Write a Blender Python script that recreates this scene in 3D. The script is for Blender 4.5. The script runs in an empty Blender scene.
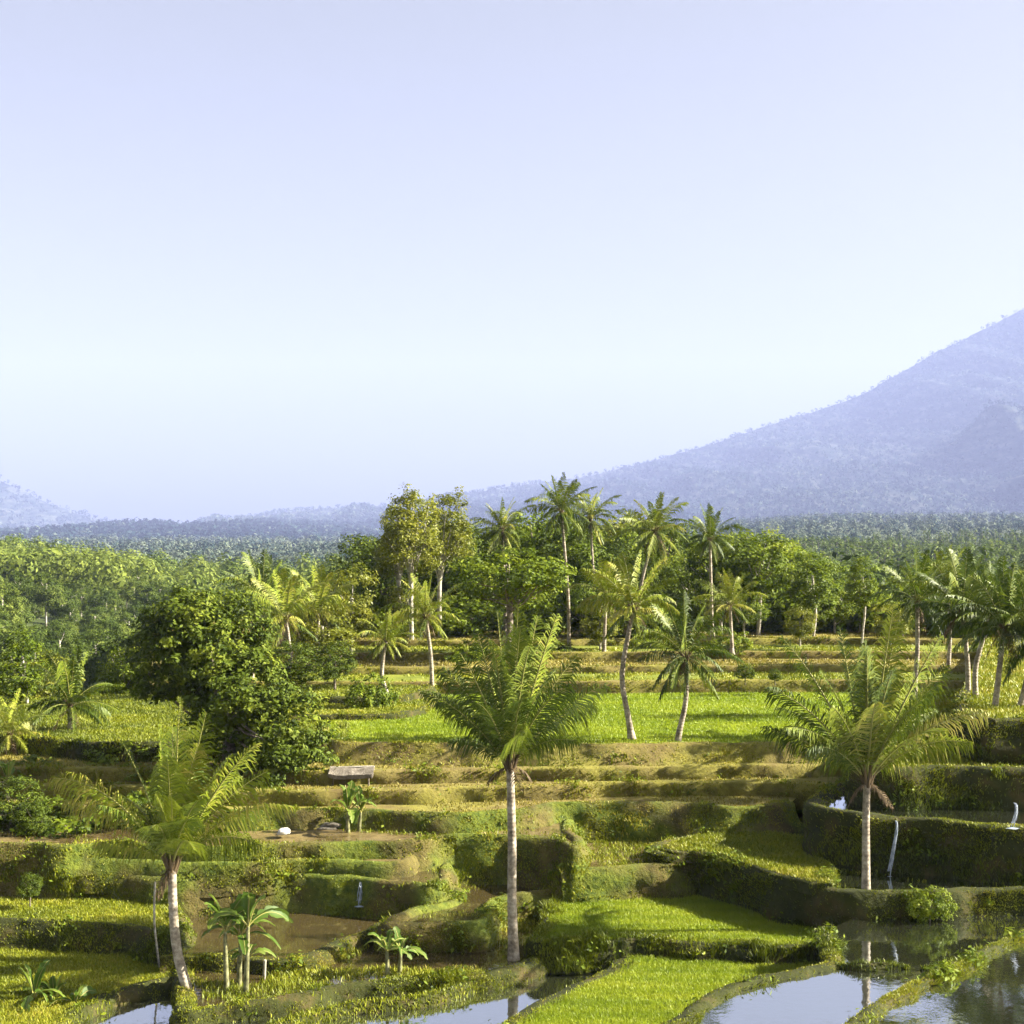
import bpy, math
import numpy as np
from mathutils import Vector

RNG = np.random.default_rng(7)
F, HY, CZ = 1400.0, 545.0, 15.0          # focal length in px, horizon row, eye height
scene = bpy.context.scene
COL = scene.collection

def W(px, py, h):                        # a spot on level ground h below the eye
    Y = h * F / (py - HY)
    return np.array([(px - 512) / F * Y, Y, CZ - h])
def at(px, py, Y):
    return np.array([(px - 512) / F * Y, Y, CZ - (py - HY) / F * Y])

# ---------------------------------------------------------------- noise
def hash2(ix, iy, seed):
    n = (ix.astype(np.int64) * 374761393 + iy.astype(np.int64) * 668265263 + seed * 1442695041) & 0x7fffffff
    n = ((n ^ (n >> 13)) * 1274126177) & 0x7fffffff
    return ((n ^ (n >> 16)) & 0xffff) / 65535.0
def vnoise(x, y, seed=0):
    x = np.asarray(x, float); y = np.asarray(y, float)
    ix = np.floor(x); iy = np.floor(y)
    fx = x - ix; fy = y - iy
    fx = fx * fx * (3 - 2 * fx); fy = fy * fy * (3 - 2 * fy)
    a = hash2(ix, iy, seed); b = hash2(ix + 1, iy, seed)
    c = hash2(ix, iy + 1, seed); d = hash2(ix + 1, iy + 1, seed)
    return (a * (1 - fx) + b * fx) * (1 - fy) + (c * (1 - fx) + d * fx) * fy
def fbm(x, y, seed=0, oct=4):
    s = 0; a = .5
    for k in range(oct):
        s = s + a * vnoise(x * 2 ** k, y * 2 ** k, seed + k * 17); a *= .5
    return s

# ---------------------------------------------------------------- mesh building
class MB:
    def __init__(self):
        self.V = []; self.Fs = []; self.M = []; self.T = []; self.n = 0; self.ft = []
    def add(self, V, Fa, mat=0, tint=0.5):
        V = np.asarray(V, float).reshape(-1, 3); Fa = np.asarray(Fa, np.int64)
        self.V.append(V)
        t = np.empty(len(V)); t[:] = tint; self.T.append(t)
        self.Fs.append(Fa + self.n); self.M.append(np.full(len(Fa), mat)); self.n += len(V)
    def build(self, name, mats, parent=None, smooth=False, loc=None):
        V = np.concatenate(self.V); T = np.concatenate(self.T)
        loops = np.concatenate([f.ravel() for f in self.Fs])
        tot = np.concatenate([np.full(len(f), f.shape[1]) for f in self.Fs])
        start = np.concatenate([[0], np.cumsum(tot)[:-1]])
        mi = np.concatenate(self.M)
        me = bpy.data.meshes.new(name)
        me.vertices.add(len(V)); me.vertices.foreach_set('co', V.astype(np.float32).ravel())
        me.loops.add(len(loops)); me.loops.foreach_set('vertex_index', loops.astype(np.int32))
        me.polygons.add(len(tot)); me.polygons.foreach_set('loop_start', start.astype(np.int32))
        me.polygons.foreach_set('loop_total', tot.astype(np.int32))
        me.polygons.foreach_set('material_index', mi.astype(np.int32))
        if smooth: me.polygons.foreach_set('use_smooth', np.ones(len(tot), bool))
        a = me.attributes.new('tint', 'FLOAT', 'POINT'); a.data.foreach_set('value', T.astype(np.float32))
        me.update(calc_edges=True)
        for m in (mats if isinstance(mats, (list, tuple)) else [mats]): me.materials.append(m)
        o = bpy.data.objects.new(name, me); COL.objects.link(o)
        if parent is not None: o.parent = parent
        if loc is not None: o.location = loc
        return o

def tube(mb, pts, rad, sides=7, mat=0, tint=.5, cap=True):
    P = np.asarray(pts, float); n = len(P); rad = np.broadcast_to(rad, (n,))
    T = np.gradient(P, axis=0); T /= np.linalg.norm(T, axis=1)[:, None] + 1e-9
    ref = np.array([0, 1, 0.]) if abs(T[:, 1]).mean() < .8 else np.array([1, 0, 0.])
    A = np.cross(T, ref); A /= np.linalg.norm(A, axis=1)[:, None] + 1e-9
    B = np.cross(T, A)
    th = np.arange(sides) / sides * 2 * np.pi
    V = P[:, None] + rad[:, None, None] * (np.cos(th)[None, :, None] * A[:, None] + np.sin(th)[None, :, None] * B[:, None])
    i = np.arange(n - 1)[:, None] * sides; j = np.arange(sides)[None]
    q = np.stack([i + j, i + (j + 1) % sides, i + sides + (j + 1) % sides, i + sides + j], -1).reshape(-1, 4)
    mb.add(V.reshape(-1, 3), q, mat, tint)
    if cap:
        c = P[-1] + T[-1] * rad[-1] * .4
        b = mb.n
        mb.add(np.vstack([V[-1], c]), np.stack([np.arange(sides), (np.arange(sides) + 1) % sides, np.full(sides, sides)], -1), mat, tint)

def smooth_line(pts, step=.3, closed=False):
    P = np.asarray(pts, float)
    Q = np.vstack([2 * P[0] - P[1], P, 2 * P[-1] - P[-2]])
    out = []
    for k in range(1, len(Q) - 2):
        p0, p1, p2, p3 = Q[k - 1:k + 3]
        m = max(2, int(np.linalg.norm(p2 - p1) / step))
        t = np.linspace(0, 1, m, endpoint=False)[:, None]
        out.append(.5 * (2 * p1 + (p2 - p0) * t + (2 * p0 - 5 * p1 + 4 * p2 - p3) * t ** 2 + (3 * p1 - p0 - 3 * p2 + p3) * t ** 3))
    out.append(P[-1:]); return np.vstack(out)

# ---------------------------------------------------------------- materials
def nm(name):
    m = bpy.data.materials.new(name); m.use_nodes = True
    nt = m.node_tree; nt.nodes.clear()
    out = nt.nodes.new('ShaderNodeOutputMaterial')
    return m, nt, out
def N(nt, t, **kw):
    n = nt.nodes.new(t)
    for k, v in kw.items():
        if k in n.inputs.keys(): n.inputs[k].default_value = v
        else: setattr(n, k, v)
    return n
def ramp(nt, fac, cols):
    r = nt.nodes.new('ShaderNodeValToRGB')
    e = r.color_ramp.elements
    while len(e) < len(cols): e.new(.5)
    for x, (p, c) in zip(e, cols): x.position = p; x.color = (*c, 1)
    nt.links.new(fac, r.inputs[0]); return r.outputs[0]
def coord(nt): return nt.nodes.new('ShaderNodeNewGeometry').outputs['Position']
def noise(nt, vec, scale, detail=4, rough=.6):
    n = N(nt, 'ShaderNodeTexNoise', Scale=scale, Detail=detail, Roughness=rough)
    nt.links.new(vec, n.inputs['Vector']); return n.outputs[0]
def mix(nt, f, a, b):
    m = nt.nodes.new('ShaderNodeMix'); m.data_type = 'RGBA'
    if isinstance(f, float): m.inputs[0].default_value = f
    else: nt.links.new(f, m.inputs[0])
    for s, v in ((6, a), (7, b)):
        if isinstance(v, tuple): m.inputs[s].default_value = (*v, 1)
        else: nt.links.new(v, m.inputs[s])
    return m.outputs[2]
def mult(nt, a, col):
    m = nt.nodes.new('ShaderNodeMix'); m.data_type = 'RGBA'; m.blend_type = 'MULTIPLY'; m.inputs[0].default_value = 1
    nt.links.new(a, m.inputs[6]); m.inputs[7].default_value = (*col, 1); return m.outputs[2]
def leaf_mat(name, cols, trans=.35, rough=.5, spec=.3, ovar=0.):
    m, nt, out = nm(name)
    at_ = N(nt, 'ShaderNodeAttribute', attribute_name='tint')
    oi = nt.nodes.new('ShaderNodeObjectInfo')
    ma = N(nt, 'ShaderNodeMath', operation='MULTIPLY_ADD'); ma.inputs[1].default_value = ovar; ma.inputs[2].default_value = -ovar / 2
    nt.links.new(oi.outputs['Random'], ma.inputs[0])
    ad = N(nt, 'ShaderNodeMath', operation='ADD', use_clamp=True); nt.links.new(ma.outputs[0], ad.inputs[0]); nt.links.new(at_.outputs['Fac'], ad.inputs[1])
    c = ramp(nt, ad.outputs[0], cols)
    p = N(nt, 'ShaderNodeBsdfPrincipled', Roughness=rough); p.inputs['Specular IOR Level'].default_value = spec
    nt.links.new(c, p.inputs['Base Color'])
    t = nt.nodes.new('ShaderNodeBsdfTranslucent'); nt.links.new(c, t.inputs[0])
    s = N(nt, 'ShaderNodeMixShader'); s.inputs[0].default_value = trans
    nt.links.new(p.outputs[0], s.inputs[1]); nt.links.new(t.outputs[0], s.inputs[2])
    nt.links.new(s.outputs[0], out.inputs[0]); return m
def ground_mat(name, cols, scale, rough=.9, bump=.3, bscale=6, spec=.2, scale2=None, cols2=None):
    m, nt, out = nm(name)
    v = coord(nt)
    c = ramp(nt, noise(nt, v, scale, 6, .65), cols)
    if cols2: 
        c2 = ramp(nt, noise(nt, v, scale * 3.1, 5, .6), cols2)
        f = ramp(nt, noise(nt, v, scale2 or scale * .4, 3), [(.42, (0, 0, 0)), (.58, (1, 1, 1))])
        c = mix(nt, f, c, c2)
    p = N(nt, 'ShaderNodeBsdfPrincipled', Roughness=rough); p.inputs['Specular IOR Level'].default_value = spec
    nt.links.new(c, p.inputs['Base Color'])
    b = N(nt, 'ShaderNodeBump', Strength=bump, Distance=.1)
    nt.links.new(noise(nt, v, bscale, 5, .7), b.inputs['Height']); nt.links.new(b.outputs[0], p.inputs['Normal'])
    nt.links.new(p.outputs[0], out.inputs[0]); return m
def water_mat(name, deep, mudcols=None, mudscale=.5, lo=.5, hi=.6, ripple=.07):
    m, nt, out = nm(name); v = coord(nt)
    p = N(nt, 'ShaderNodeBsdfPrincipled', Roughness=.012, IOR=1.9)
    p.inputs['Base Color'].default_value = (*deep, 1); p.inputs['Specular IOR Level'].default_value = 1.0
    b = N(nt, 'ShaderNodeBump', Strength=ripple, Distance=.05)
    nt.links.new(noise(nt, v, 3.0, 3), b.inputs['Height']); nt.links.new(b.outputs[0], p.inputs['Normal'])
    if mudcols is None:
        g = N(nt, 'ShaderNodeBsdfGlossy', Roughness=.012); g.inputs[0].default_value = (.86, .9, .95, 1); nt.links.new(b.outputs[0], g.inputs['Normal'])
        s = N(nt, 'ShaderNodeMixShader'); s.inputs[0].default_value = .5
        nt.links.new(p.outputs[0], s.inputs[1]); nt.links.new(g.outputs[0], s.inputs[2])
        nt.links.new(s.outputs[0], out.inputs[0]); return m
    q = N(nt, 'ShaderNodeBsdfPrincipled', Roughness=.55)
    nt.links.new(ramp(nt, noise(nt, v, 2.3, 6, .7), mudcols), q.inputs['Base Color'])
    b2 = N(nt, 'ShaderNodeBump', Strength=.5, Distance=.08)
    nt.links.new(noise(nt, v, 5, 5, .7), b2.inputs['Height']); nt.links.new(b2.outputs[0], q.inputs['Normal'])
    f = ramp(nt, noise(nt, v, mudscale, 6, .65), [(lo, (0, 0, 0)), (hi, (1, 1, 1))])
    s = nt.nodes.new('ShaderNodeMixShader'); nt.links.new(f, s.inputs[0])
    nt.links.new(p.outputs[0], s.inputs[1]); nt.links.new(q.outputs[0], s.inputs[2])
    nt.links.new(s.outputs[0], out.inputs[0]); return m

M = {}
M['grass'] = leaf_mat('grass_blades', [(0, (.03, .05, .005)), (.4, (.12, .15, .006)), (.75, (.25, .27, .012)), (1, (.34, .29, .04))], .22)
M['rice'] = leaf_mat('rice_blades', [(0, (.10, .165, .008)), (.5, (.235, .30, .016)), (1, (.34, .38, .03))], .42)
M['stubble'] = leaf_mat('dry_stubble', [(0, (.10, .09, .015)), (.5, (.22, .185, .03)), (1, (.34, .30, .06))], .3)
M['palm'] = leaf_mat('palm_leaflets', [(0, (.03, .05, .006)), (.4, (.075, .115, .010)), (.8, (.21, .25, .018)), (1, (.34, .30, .06))], .22, .5, .25)
M['rachis'] = leaf_mat('palm_rachis', [(0, (.14, .16, .03)), (1, (.30, .28, .08))], .05, .45)
M['dry'] = leaf_mat('dry_frond', [(0, (.06, .04, .02)), (1, (.2, .14, .07))], .15, .8)
M['mango'] = leaf_mat('dark_leaves', [(0, (.025, .042, .006)), (.5, (.09, .128, .013)), (1, (.19, .225, .022))], .28, .6, .12)
M['mid'] = leaf_mat('mid_leaves', [(0, (.03, .055, .006)), (.5, (.12, .17, .01)), (1, (.25, .29, .018))], .32, .55, .15, ovar=.25)
M['light'] = leaf_mat('light_leaves', [(0, (.07, .09, .008)), (.5, (.16, .18, .014)), (1, (.28, .28, .03))], .38, ovar=.2)
M['hill'] = leaf_mat('hill_leaves', [(0, (.03, .05, .008)), (.5, (.085, .125, .02)), (1, (.19, .23, .04))], .3, .6, .12, ovar=.5)
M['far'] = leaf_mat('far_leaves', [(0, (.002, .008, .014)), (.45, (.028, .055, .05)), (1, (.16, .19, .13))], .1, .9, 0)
M['banana'] = leaf_mat('banana_leaf', [(0, (.05, .10, .015)), (.5, (.10, .17, .02)), (1, (.2, .26, .04))], .45, .5, .25)

def bark(name, c1, c2, rings):
    m, nt, out = nm(name)
    tc = nt.nodes.new('ShaderNodeTexCoord').outputs['Object']
    c = ramp(nt, noise(nt, tc, 3.2, 8, .75), [(.36, tuple(x * .45 for x in c1)), (.46, c1), (.6, c2)])
    p = N(nt, 'ShaderNodeBsdfPrincipled', Roughness=.85)
    b = N(nt, 'ShaderNodeBump', Strength=.3, Distance=.03)
    if rings:
        w = N(nt, 'ShaderNodeTexWave', Scale=rings, Distortion=1.6, Detail=2); w.bands_direction = 'Z'
        nt.links.new(tc, w.inputs['Vector'])
        r = ramp(nt, w.outputs[0], [(.0, tuple(x * .5 for x in c1)), (.3, (1, 1, 1))])
        mm = nt.nodes.new('ShaderNodeMix'); mm.data_type = 'RGBA'; mm.blend_type = 'MULTIPLY'; mm.inputs[0].default_value = .08
        nt.links.new(c, mm.inputs[6]); nt.links.new(r, mm.inputs[7]); c = mm.outputs[2]
        nt.links.new(w.outputs[0], b.inputs['Height'])
    else: nt.links.new(noise(nt, tc, 9, 5, .7), b.inputs['Height'])
    nt.links.new(c, p.inputs['Base Color']); nt.links.new(b.outputs[0], p.inputs['Normal'])
    nt.links.new(p.outputs[0], out.inputs[0]); return m
M['banana_stem'] = bark('banana_stem', (.11, .11, .04), (.27, .27, .13), 0)
M['palm_bark'] = bark('palm_bark', (.22, .18, .13), (.42, .37, .29), 2.2)
M['bark'] = bark('tree_bark', (.10, .08, .055), (.26, .22, .17), 0)
M['pale_bark'] = bark('pale_bark', (.28, .25, .20), (.48, .45, .38), 0)
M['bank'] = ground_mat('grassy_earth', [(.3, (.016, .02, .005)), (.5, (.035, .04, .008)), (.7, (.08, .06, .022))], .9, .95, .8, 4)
M['earthwall'] = ground_mat('earth_wall', [(.3, (.03, .03, .008)), (.5, (.085, .07, .02)), (.72, (.15, .125, .036))], 1.3, .95, 1., 3.5, .2, .35, [(.35, (.05, .075, .010)), (.65, (.13, .155, .018))])
M['dirt'] = ground_mat('bare_earth', [(.3, (.10, .07, .025)), (.55, (.165, .135, .036)), (.75, (.235, .20, .062))], .8, .9, .6, 5, .25, .3, [(.35, (.12, .11, .02)), (.65, (.22, .20, .035))])
M['meadow'] = ground_mat('meadow_soil', [(.3, (.09, .12, .012)), (.6, (.17, .19, .02)), (.8, (.2, .19, .04))], .7, .95, .5, 5)
M['ricefloor'] = ground_mat('rice_soil', [(.3, (.12, .18, .008)), (.6, (.19, .25, .008))], 1.2, .9, .4, 7)
M['forestfloor'] = ground_mat('forest_floor', [(.3, (.025, .035, .01)), (.7, (.06, .08, .018))], .15, .95, .5, 1)
M['water'] = water_mat('pond_water', (.02, .022, .012))
M['muddy'] = water_mat('muddy_water', (.05, .038, .015), [(.3, (.07, .06, .02)), (.6, (.13, .11, .03)), (.8, (.15, .16, .03))], .35, .6, .72)
M['wetmud'] = water_mat('wet_mud', (.07, .05, .02), [(.3, (.10, .075, .028)), (.55, (.17, .125, .045)), (.8, (.17, .155, .04))], .5, .44, .6)
M['rock'] = ground_mat('grey_rock', [(.3, (.05, .045, .035)), (.55, (.13, .115, .09)), (.75, (.24, .22, .18))], 2.5, .85, .8, 6)
M['foam'] = ground_mat('falling_water', [(.3, (.16, .2, .26)), (.6, (.36, .41, .49))], 6, .2, .4, 12, .5)

def mtn_mat(name, c1, c2, c3):
    m, nt, out = nm(name); v = coord(nt)
    mp = N(nt, 'ShaderNodeMapping'); mp.inputs['Scale'].default_value = (1, .22, .9); nt.links.new(v, mp.inputs[0]); v = mp.outputs[0]
    c = ramp(nt, noise(nt, v, .02, 8, .72), [(.40, c1), (.5, c2), (.6, c3)])
    p = N(nt, 'ShaderNodeBsdfPrincipled', Roughness=.95); p.inputs['Specular IOR Level'].default_value = .05
    nt.links.new(c, p.inputs['Base Color'])
    b = N(nt, 'ShaderNodeBump', Strength=.9, Distance=14); nt.links.new(noise(nt, v, .05, 6, .75), b.inputs['Height'])
    nt.links.new(b.outputs[0], p.inputs['Normal'])
    nt.links.new(p.outputs[0], out.inputs[0]); return m
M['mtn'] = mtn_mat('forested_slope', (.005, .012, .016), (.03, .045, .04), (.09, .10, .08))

# ---------------------------------------------------------------- tagging
def tag(o, label=None, cat=None, group=None, kind=None):
    if label: o['label'] = label
    if cat: o['category'] = cat
    if group: o['group'] = group
    if kind: o['kind'] = kind
    return o
def empty(name, loc, label, cat, group=None):
    o = bpy.data.objects.new(name, None); COL.objects.link(o); o.location = loc
    o.empty_display_size = .3
    return tag(o, label, cat, group)

# ---------------------------------------------------------------- grass
GR = {k: MB() for k in ('grass', 'rice', 'stubble')}
def blades(kind, P, length, width, tint, lean=.45, bias=None):
    n = len(P)
    if n == 0: return
    az = RNG.uniform(0, 2 * np.pi, n); ln = np.abs(RNG.normal(0, lean, n))
    D = np.stack([np.cos(az) * ln, np.sin(az) * ln, np.ones(n)], 1)
    if bias is not None: D[:, :2] += bias
    D /= np.linalg.norm(D, axis=1)[:, None]
    a2 = RNG.uniform(0, np.pi, n)
    S = np.stack([np.cos(a2), np.sin(a2), np.zeros(n)], 1) * (width * RNG.uniform(.6, 1.3, n))[:, None] * .5
    L = (length * RNG.uniform(.5, 1.25, n))[:, None]
    mid = P + D * L * .55
    tip = P + D * L - np.array([0, 0, 1]) * L * .12 + np.stack([np.cos(az), np.sin(az), 0 * az], 1) * L * .15
    V = np.stack([P - S, P + S, mid + S * .8, mid - S * .8, tip], 1)
    b = np.arange(n)[:, None] * 5
    T = np.repeat(np.clip(tint + RNG.normal(0, .06 if kind == 'rice' else .12, n), 0, 1), 5)
    mb = GR[kind]
    mb.V.append(V.reshape(-1, 3)); mb.T.append(T)
    q = b + np.array([[0, 1, 2, 3]]); t = b + np.array([[3, 2, 4]])
    mb.Fs += [q + mb.n, t + mb.n]; mb.M += [np.zeros(n), np.zeros(n)]; mb.n += n * 5

def inpoly(x, y, poly):
    c = np.zeros(len(x), bool); m = len(poly)
    for i in range(m):
        x1, y1 = poly[i]; x2, y2 = poly[(i + 1) % m]
        if y1 == y2: continue
        k = ((y1 > y) != (y2 > y)) & (x < (x2 - x1) * (y - y1) / (y2 - y1) + x1)
        c ^= k
    return c
def infr(x, y, margin=60):
    px = 512 + F * x / y
    return (px > -margin) & (px < 1024 + margin)

def bank(name, E, z, H, slope, lip=.16, dens=1.0, tintb=.5, mat='bank', gl=.22, inner=.5):
    ld = .34 if slope < .4 else .08  # lower grass tinted darker, most on steep banks, as painted-in shade
    """the raised lip and the grown-over drop along one terrace edge"""
    n = len(E)
    T = np.gradient(E, axis=0); T /= np.linalg.norm(T, axis=1)[:, None] + 1e-9
    O = np.stack([T[:, 1], -T[:, 0]], 1)
    prof = [(-inner, -.06), (-inner * .8, lip * .4), (-inner * .55, lip * .85), (-.12, lip), (.06, lip * .8), (.16, lip * .1)]
    ks = np.linspace(0, 1, max(4, int(H / .3) + 2))[1:]
    for k in ks: prof.append((.16 + slope * H * k, -(H + .25) * k))
    prof = np.array(prof); m = len(prof)
    s = np.concatenate([[0], np.cumsum(np.linalg.norm(np.diff(E, axis=0), axis=1))])
    U = s[:, None]; J = np.arange(m)[None]
    wob = (fbm(U * .9 + z * 7, J * .5 + 0 * U, 3) - .47) * .85 * np.clip((J - 3) / 4, 0.15, 1)
    wz = (fbm(U * 1.3 + z * 3, J * .7 + 0 * U, 9) - .47) * .16
    off = prof[None, :, 0] + wob
    X = E[:, None, 0] + O[:, None, 0] * off; Y = E[:, None, 1] + O[:, None, 1] * off
    Z = z + prof[None, :, 1] + wz * (J > 0) * (J < m - 1)
    V = np.stack([X, Y, np.broadcast_to(Z, X.shape)], -1)
    i = np.arange(n - 1)[:, None] * m; j = np.arange(m - 1)[None]
    q = np.stack([i + j, i + j + 1, i + m + j + 1, i + m + j], -1).reshape(-1, 4)
    mb = MB(); mb.add(V.reshape(-1, 3), q)
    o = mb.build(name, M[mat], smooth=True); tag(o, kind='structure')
    # grass
    Vf = V.reshape(-1, 3); A = Vf[q]
    cen = A.mean(1); area = np.linalg.norm(np.cross(A[:, 2] - A[:, 0], A[:, 3] - A[:, 1]), axis=1) * .5
    ok = infr(cen[:, 0], cen[:, 1]) & (cen[:, 1] > 20)
    jj = np.tile(np.arange(m - 1), n - 1)
    dist = cen[:, 1]
    patch = np.clip((fbm(cen[:, 0] * .8, cen[:, 1] * .8 + cen[:, 2] * 1.3, 31) - .38) * 6, .1, 1.3)
    lam = area * ok * 330 * (50 / np.maximum(dist, 35)) ** 1.6 * dens * patch
    lam[(jj >= 1) & (jj <= 5)] *= 1.3
    k = RNG.poisson(lam); idx = np.repeat(np.arange(len(q)), k)
    if len(idx):
        u = RNG.random((len(idx), 1)); v = RNG.random((len(idx), 1)); a = A[idx]
        P = (a[:, 0] * (1 - u) + a[:, 3] * u) * (1 - v) + (a[:, 1] * (1 - u) + a[:, 2] * u) * v
        big = fbm(P[:, 0] * .5, P[:, 1] * .5, 77) * 1.5 - .72
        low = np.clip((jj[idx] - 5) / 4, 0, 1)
        tuft = np.clip((fbm(P[:, 0] * 1.1, P[:, 1] * 1.1 + P[:, 2], 55) - .52) * 7, 0, 1)
        L = gl * (.42 + .5 * low + tuft * .7) * (.7 + .6 * fbm(P[:, 0] * 1.5, P[:, 1] * 1.5, 5))
        WEED.append(P[tuft > .4][::(15 if slope < .4 else 45)])
        Oo = np.repeat(O[:-1], m - 1, axis=0)[idx] * (low * .35)[:, None]
        hang = ((jj[idx] >= 4) & (jj[idx] <= 7) & (slope < .4)) * RNG.random(len(idx))
        Oo = Oo + np.repeat(O[:-1], m - 1, axis=0)[idx] * (hang * 1.6)[:, None]; L = L * (1 + .9 * hang)
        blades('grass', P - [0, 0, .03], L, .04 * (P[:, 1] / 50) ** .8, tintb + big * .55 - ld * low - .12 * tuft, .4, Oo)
    return o

def cover(kind, poly, z, dens, length, width, tint=.5, patch=None, tvar=.35):
    p = np.asarray(poly); lo = p.min(0); hi = p.max(0)
    hi[1] = min(hi[1], 135)
    A = (hi[0] - lo[0]) * (hi[1] - lo[1])
    n = int(min(A * dens, 900000))
    x = RNG.uniform(lo[0], hi[0], n); y = RNG.uniform(lo[1], hi[1], n)
    k = infr(x, y) & inpoly(x, y, p)
    x = x[k]; y = y[k]
    keep = RNG.random(len(x)) < np.clip((52 / y) ** 1.5, 0, 1)
    x = x[keep]; y = y[keep]
    if patch is not None:
        f = fbm(x * patch[0], y * patch[0] * 1.6, 51); k = RNG.random(len(x)) < np.clip((f - patch[1]) * 8, 0, 1)
        x = x[k]; y = y[k]
    P = np.stack([x, y, np.full(len(x), z)], 1)
    if kind == 'rice': tint = tint + .13 * np.sin(2 * np.pi * (y + .8 * fbm(x * .3, y * .3, 8)) / 1.1)
    blades(kind, P, np.full(len(x), length), width * (y / 50) ** .8, tint + (fbm(x * .35, y * .5, 13) - .47) * tvar * 2)

WEED = []
def slab(name, h, edge, close, tread, H, slope=.3, lip=.16, cov=None, dens=1., tintb=.5, bmat='bank', gl=.22, step=.3, inner=.5, bname='terrace_bank'):
    E = np.array([W(px, py, h)[:2] for px, py in edge])
    E = smooth_line(E, step)
    E = E + np.stack([fbm(E[:, 0] * .5, E[:, 1] * .5, 21) - .47, fbm(E[:, 0] * .5, E[:, 1] * .5, 22) - .47], 1) * .5
    C = np.array([W(px, py, h)[:2] for px, py in close])
    poly = np.vstack([E, C]); z = CZ - h
    mb = MB()
    mb.add(np.column_stack([poly, np.full(len(poly), z)]), np.arange(len(poly))[None])
    o = mb.build(name, M[tread]); tag(o, kind='structure')
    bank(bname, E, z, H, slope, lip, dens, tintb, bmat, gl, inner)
    if cov:
        for c in cov: cover(c[0], poly, z, *c[1:])
    return poly
def bund(edge, h, wid=.55, high=.28, dens=1.2, tintb=.6):
    """a free-standing earth ridge between two flooded paddies"""
    E = smooth_line(np.array([W(px, py, h)[:2] for px, py in edge]), .25)
    n = len(E); T = np.gradient(E, axis=0); T /= np.linalg.norm(T, axis=1)[:, None]
    O = np.stack([T[:, 1], -T[:, 0]], 1)
    prof = np.array([(-1, -.1), (-.8, .35), (-.45, .85), (0, 1), (.45, .85), (.8, .35), (1, -.1)]); m = 7
    s = np.arange(n) * .25
    wv = .8 + .5 * fbm(s * .5, s * 0, 4)
    taper = np.clip(np.minimum(np.arange(n), np.arange(n)[::-1]) / 3., .25, 1)
    off = prof[None, :, 0] * (wid * wv * taper)[:, None]
    Z = CZ - h + prof[None, :, 1] * (high * (.8 + .5 * fbm(s * .8, s * 0 + 3, 8)) * taper)[:, None]
    V = np.stack([E[:, None, 0] + O[:, None, 0] * off, E[:, None, 1] + O[:, None, 1] * off, Z], -1)
    i = np.arange(n - 1)[:, None] * m; j = np.arange(m - 1)[None]
    q = np.stack([i + j, i + j + 1, i + m + j + 1, i + m + j], -1).reshape(-1, 4)
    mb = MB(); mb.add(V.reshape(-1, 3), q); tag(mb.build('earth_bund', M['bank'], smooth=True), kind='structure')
    A = V.reshape(-1, 3)[q]; k = int(len(q) * 11 * dens)
    idx = RNG.integers(0, len(q), k); u = RNG.random((k, 1)); v = RNG.random((k, 1)); a = A[idx]
    P = (a[:, 0] * (1 - u) + a[:, 3] * u) * (1 - v) + (a[:, 1] * (1 - u) + a[:, 2] * u) * v
    blades('grass', P - [0, 0, .02], np.full(k, .17), np.full(k, .035), tintb + (fbm(P[:, 0], P[:, 1], 3) - .47) * .6)

# ================================================================ THE GROUND
def sm(a, b, x):
    t = np.clip((x - a) / (b - a), 0, 1); return t * t * (3 - 2 * t)
def ground_h(X, Y):
    r = X / np.maximum(Y, 1)
    hc = np.interp(Y, [20, 62, 80, 110, 135, 180, 260, 420, 900, 1600, 3600, 14000], [16, 15.5, 12, 9.5, 8.2, 12, 18, 17, 13, 8, 4, 3])
    hl = np.interp(Y, [20, 60, 86, 97, 150, 250, 400, 520, 800, 1600, 3600, 14000], [16, 15.5, 14, 19, 17, 13.5, 10.5, 11, 14, 10, 4, 3])
    k = sm(-.10, -.19, r)
    hc = hc - sm(.02, .24, r) * np.interp(Y, [650, 1200, 4200, 6000, 8000], [0, 12, 75, 110, 0])
    hl = hl - sm(-.22, -.4, r) * np.interp(Y, [150, 300, 500, 700], [0, 3, 4, 0])
    hl = hl + np.interp(Y, [110, 200, 600, 900], [0, 1, 1, 0]) * (2.2 + 5 * sm(-.36, -.18, r))
    h = hc * (1 - k) + hl * k
    return h + (fbm(X * .013, Y * .013, 40) - .47) * np.clip((Y - 110) / 120, 0, 1) * 14 * np.clip(1.3 - Y / 3000, .3, 1)
Yg = np.concatenate([np.linspace(18, 140, 40), np.geomspace(145, 13600, 80)])
Xg = np.linspace(-1, 1, 121)
GY, GX = np.meshgrid(Yg, Xg, indexing='ij'); GX = GX * (60 + GY * .75)
V = np.stack([GX, GY, CZ - ground_h(GX, GY)], -1).reshape(-1, 3)
ny, nx = GX.shape
i = np.arange(ny - 1)[:, None] * nx; j = np.arange(nx - 1)[None]
mb = MB(); mb.add(V, np.stack([i + j, i + j + 1, i + nx + j + 1, i + nx + j], -1).reshape(-1, 4))
tag(mb.build('ground', M['forestfloor'], smooth=True), kind='structure')
# flooded lowest paddy
mb = MB(); zz = CZ - 14.3
mb.add([(-40, 30, zz), (40, 30, zz), (40, 62, zz), (-40, 62, zz)], [[0, 1, 2, 3]])
tag(mb.build('water', M['water']), kind='structure')

RB = 620   # rows used to close far edges
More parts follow.
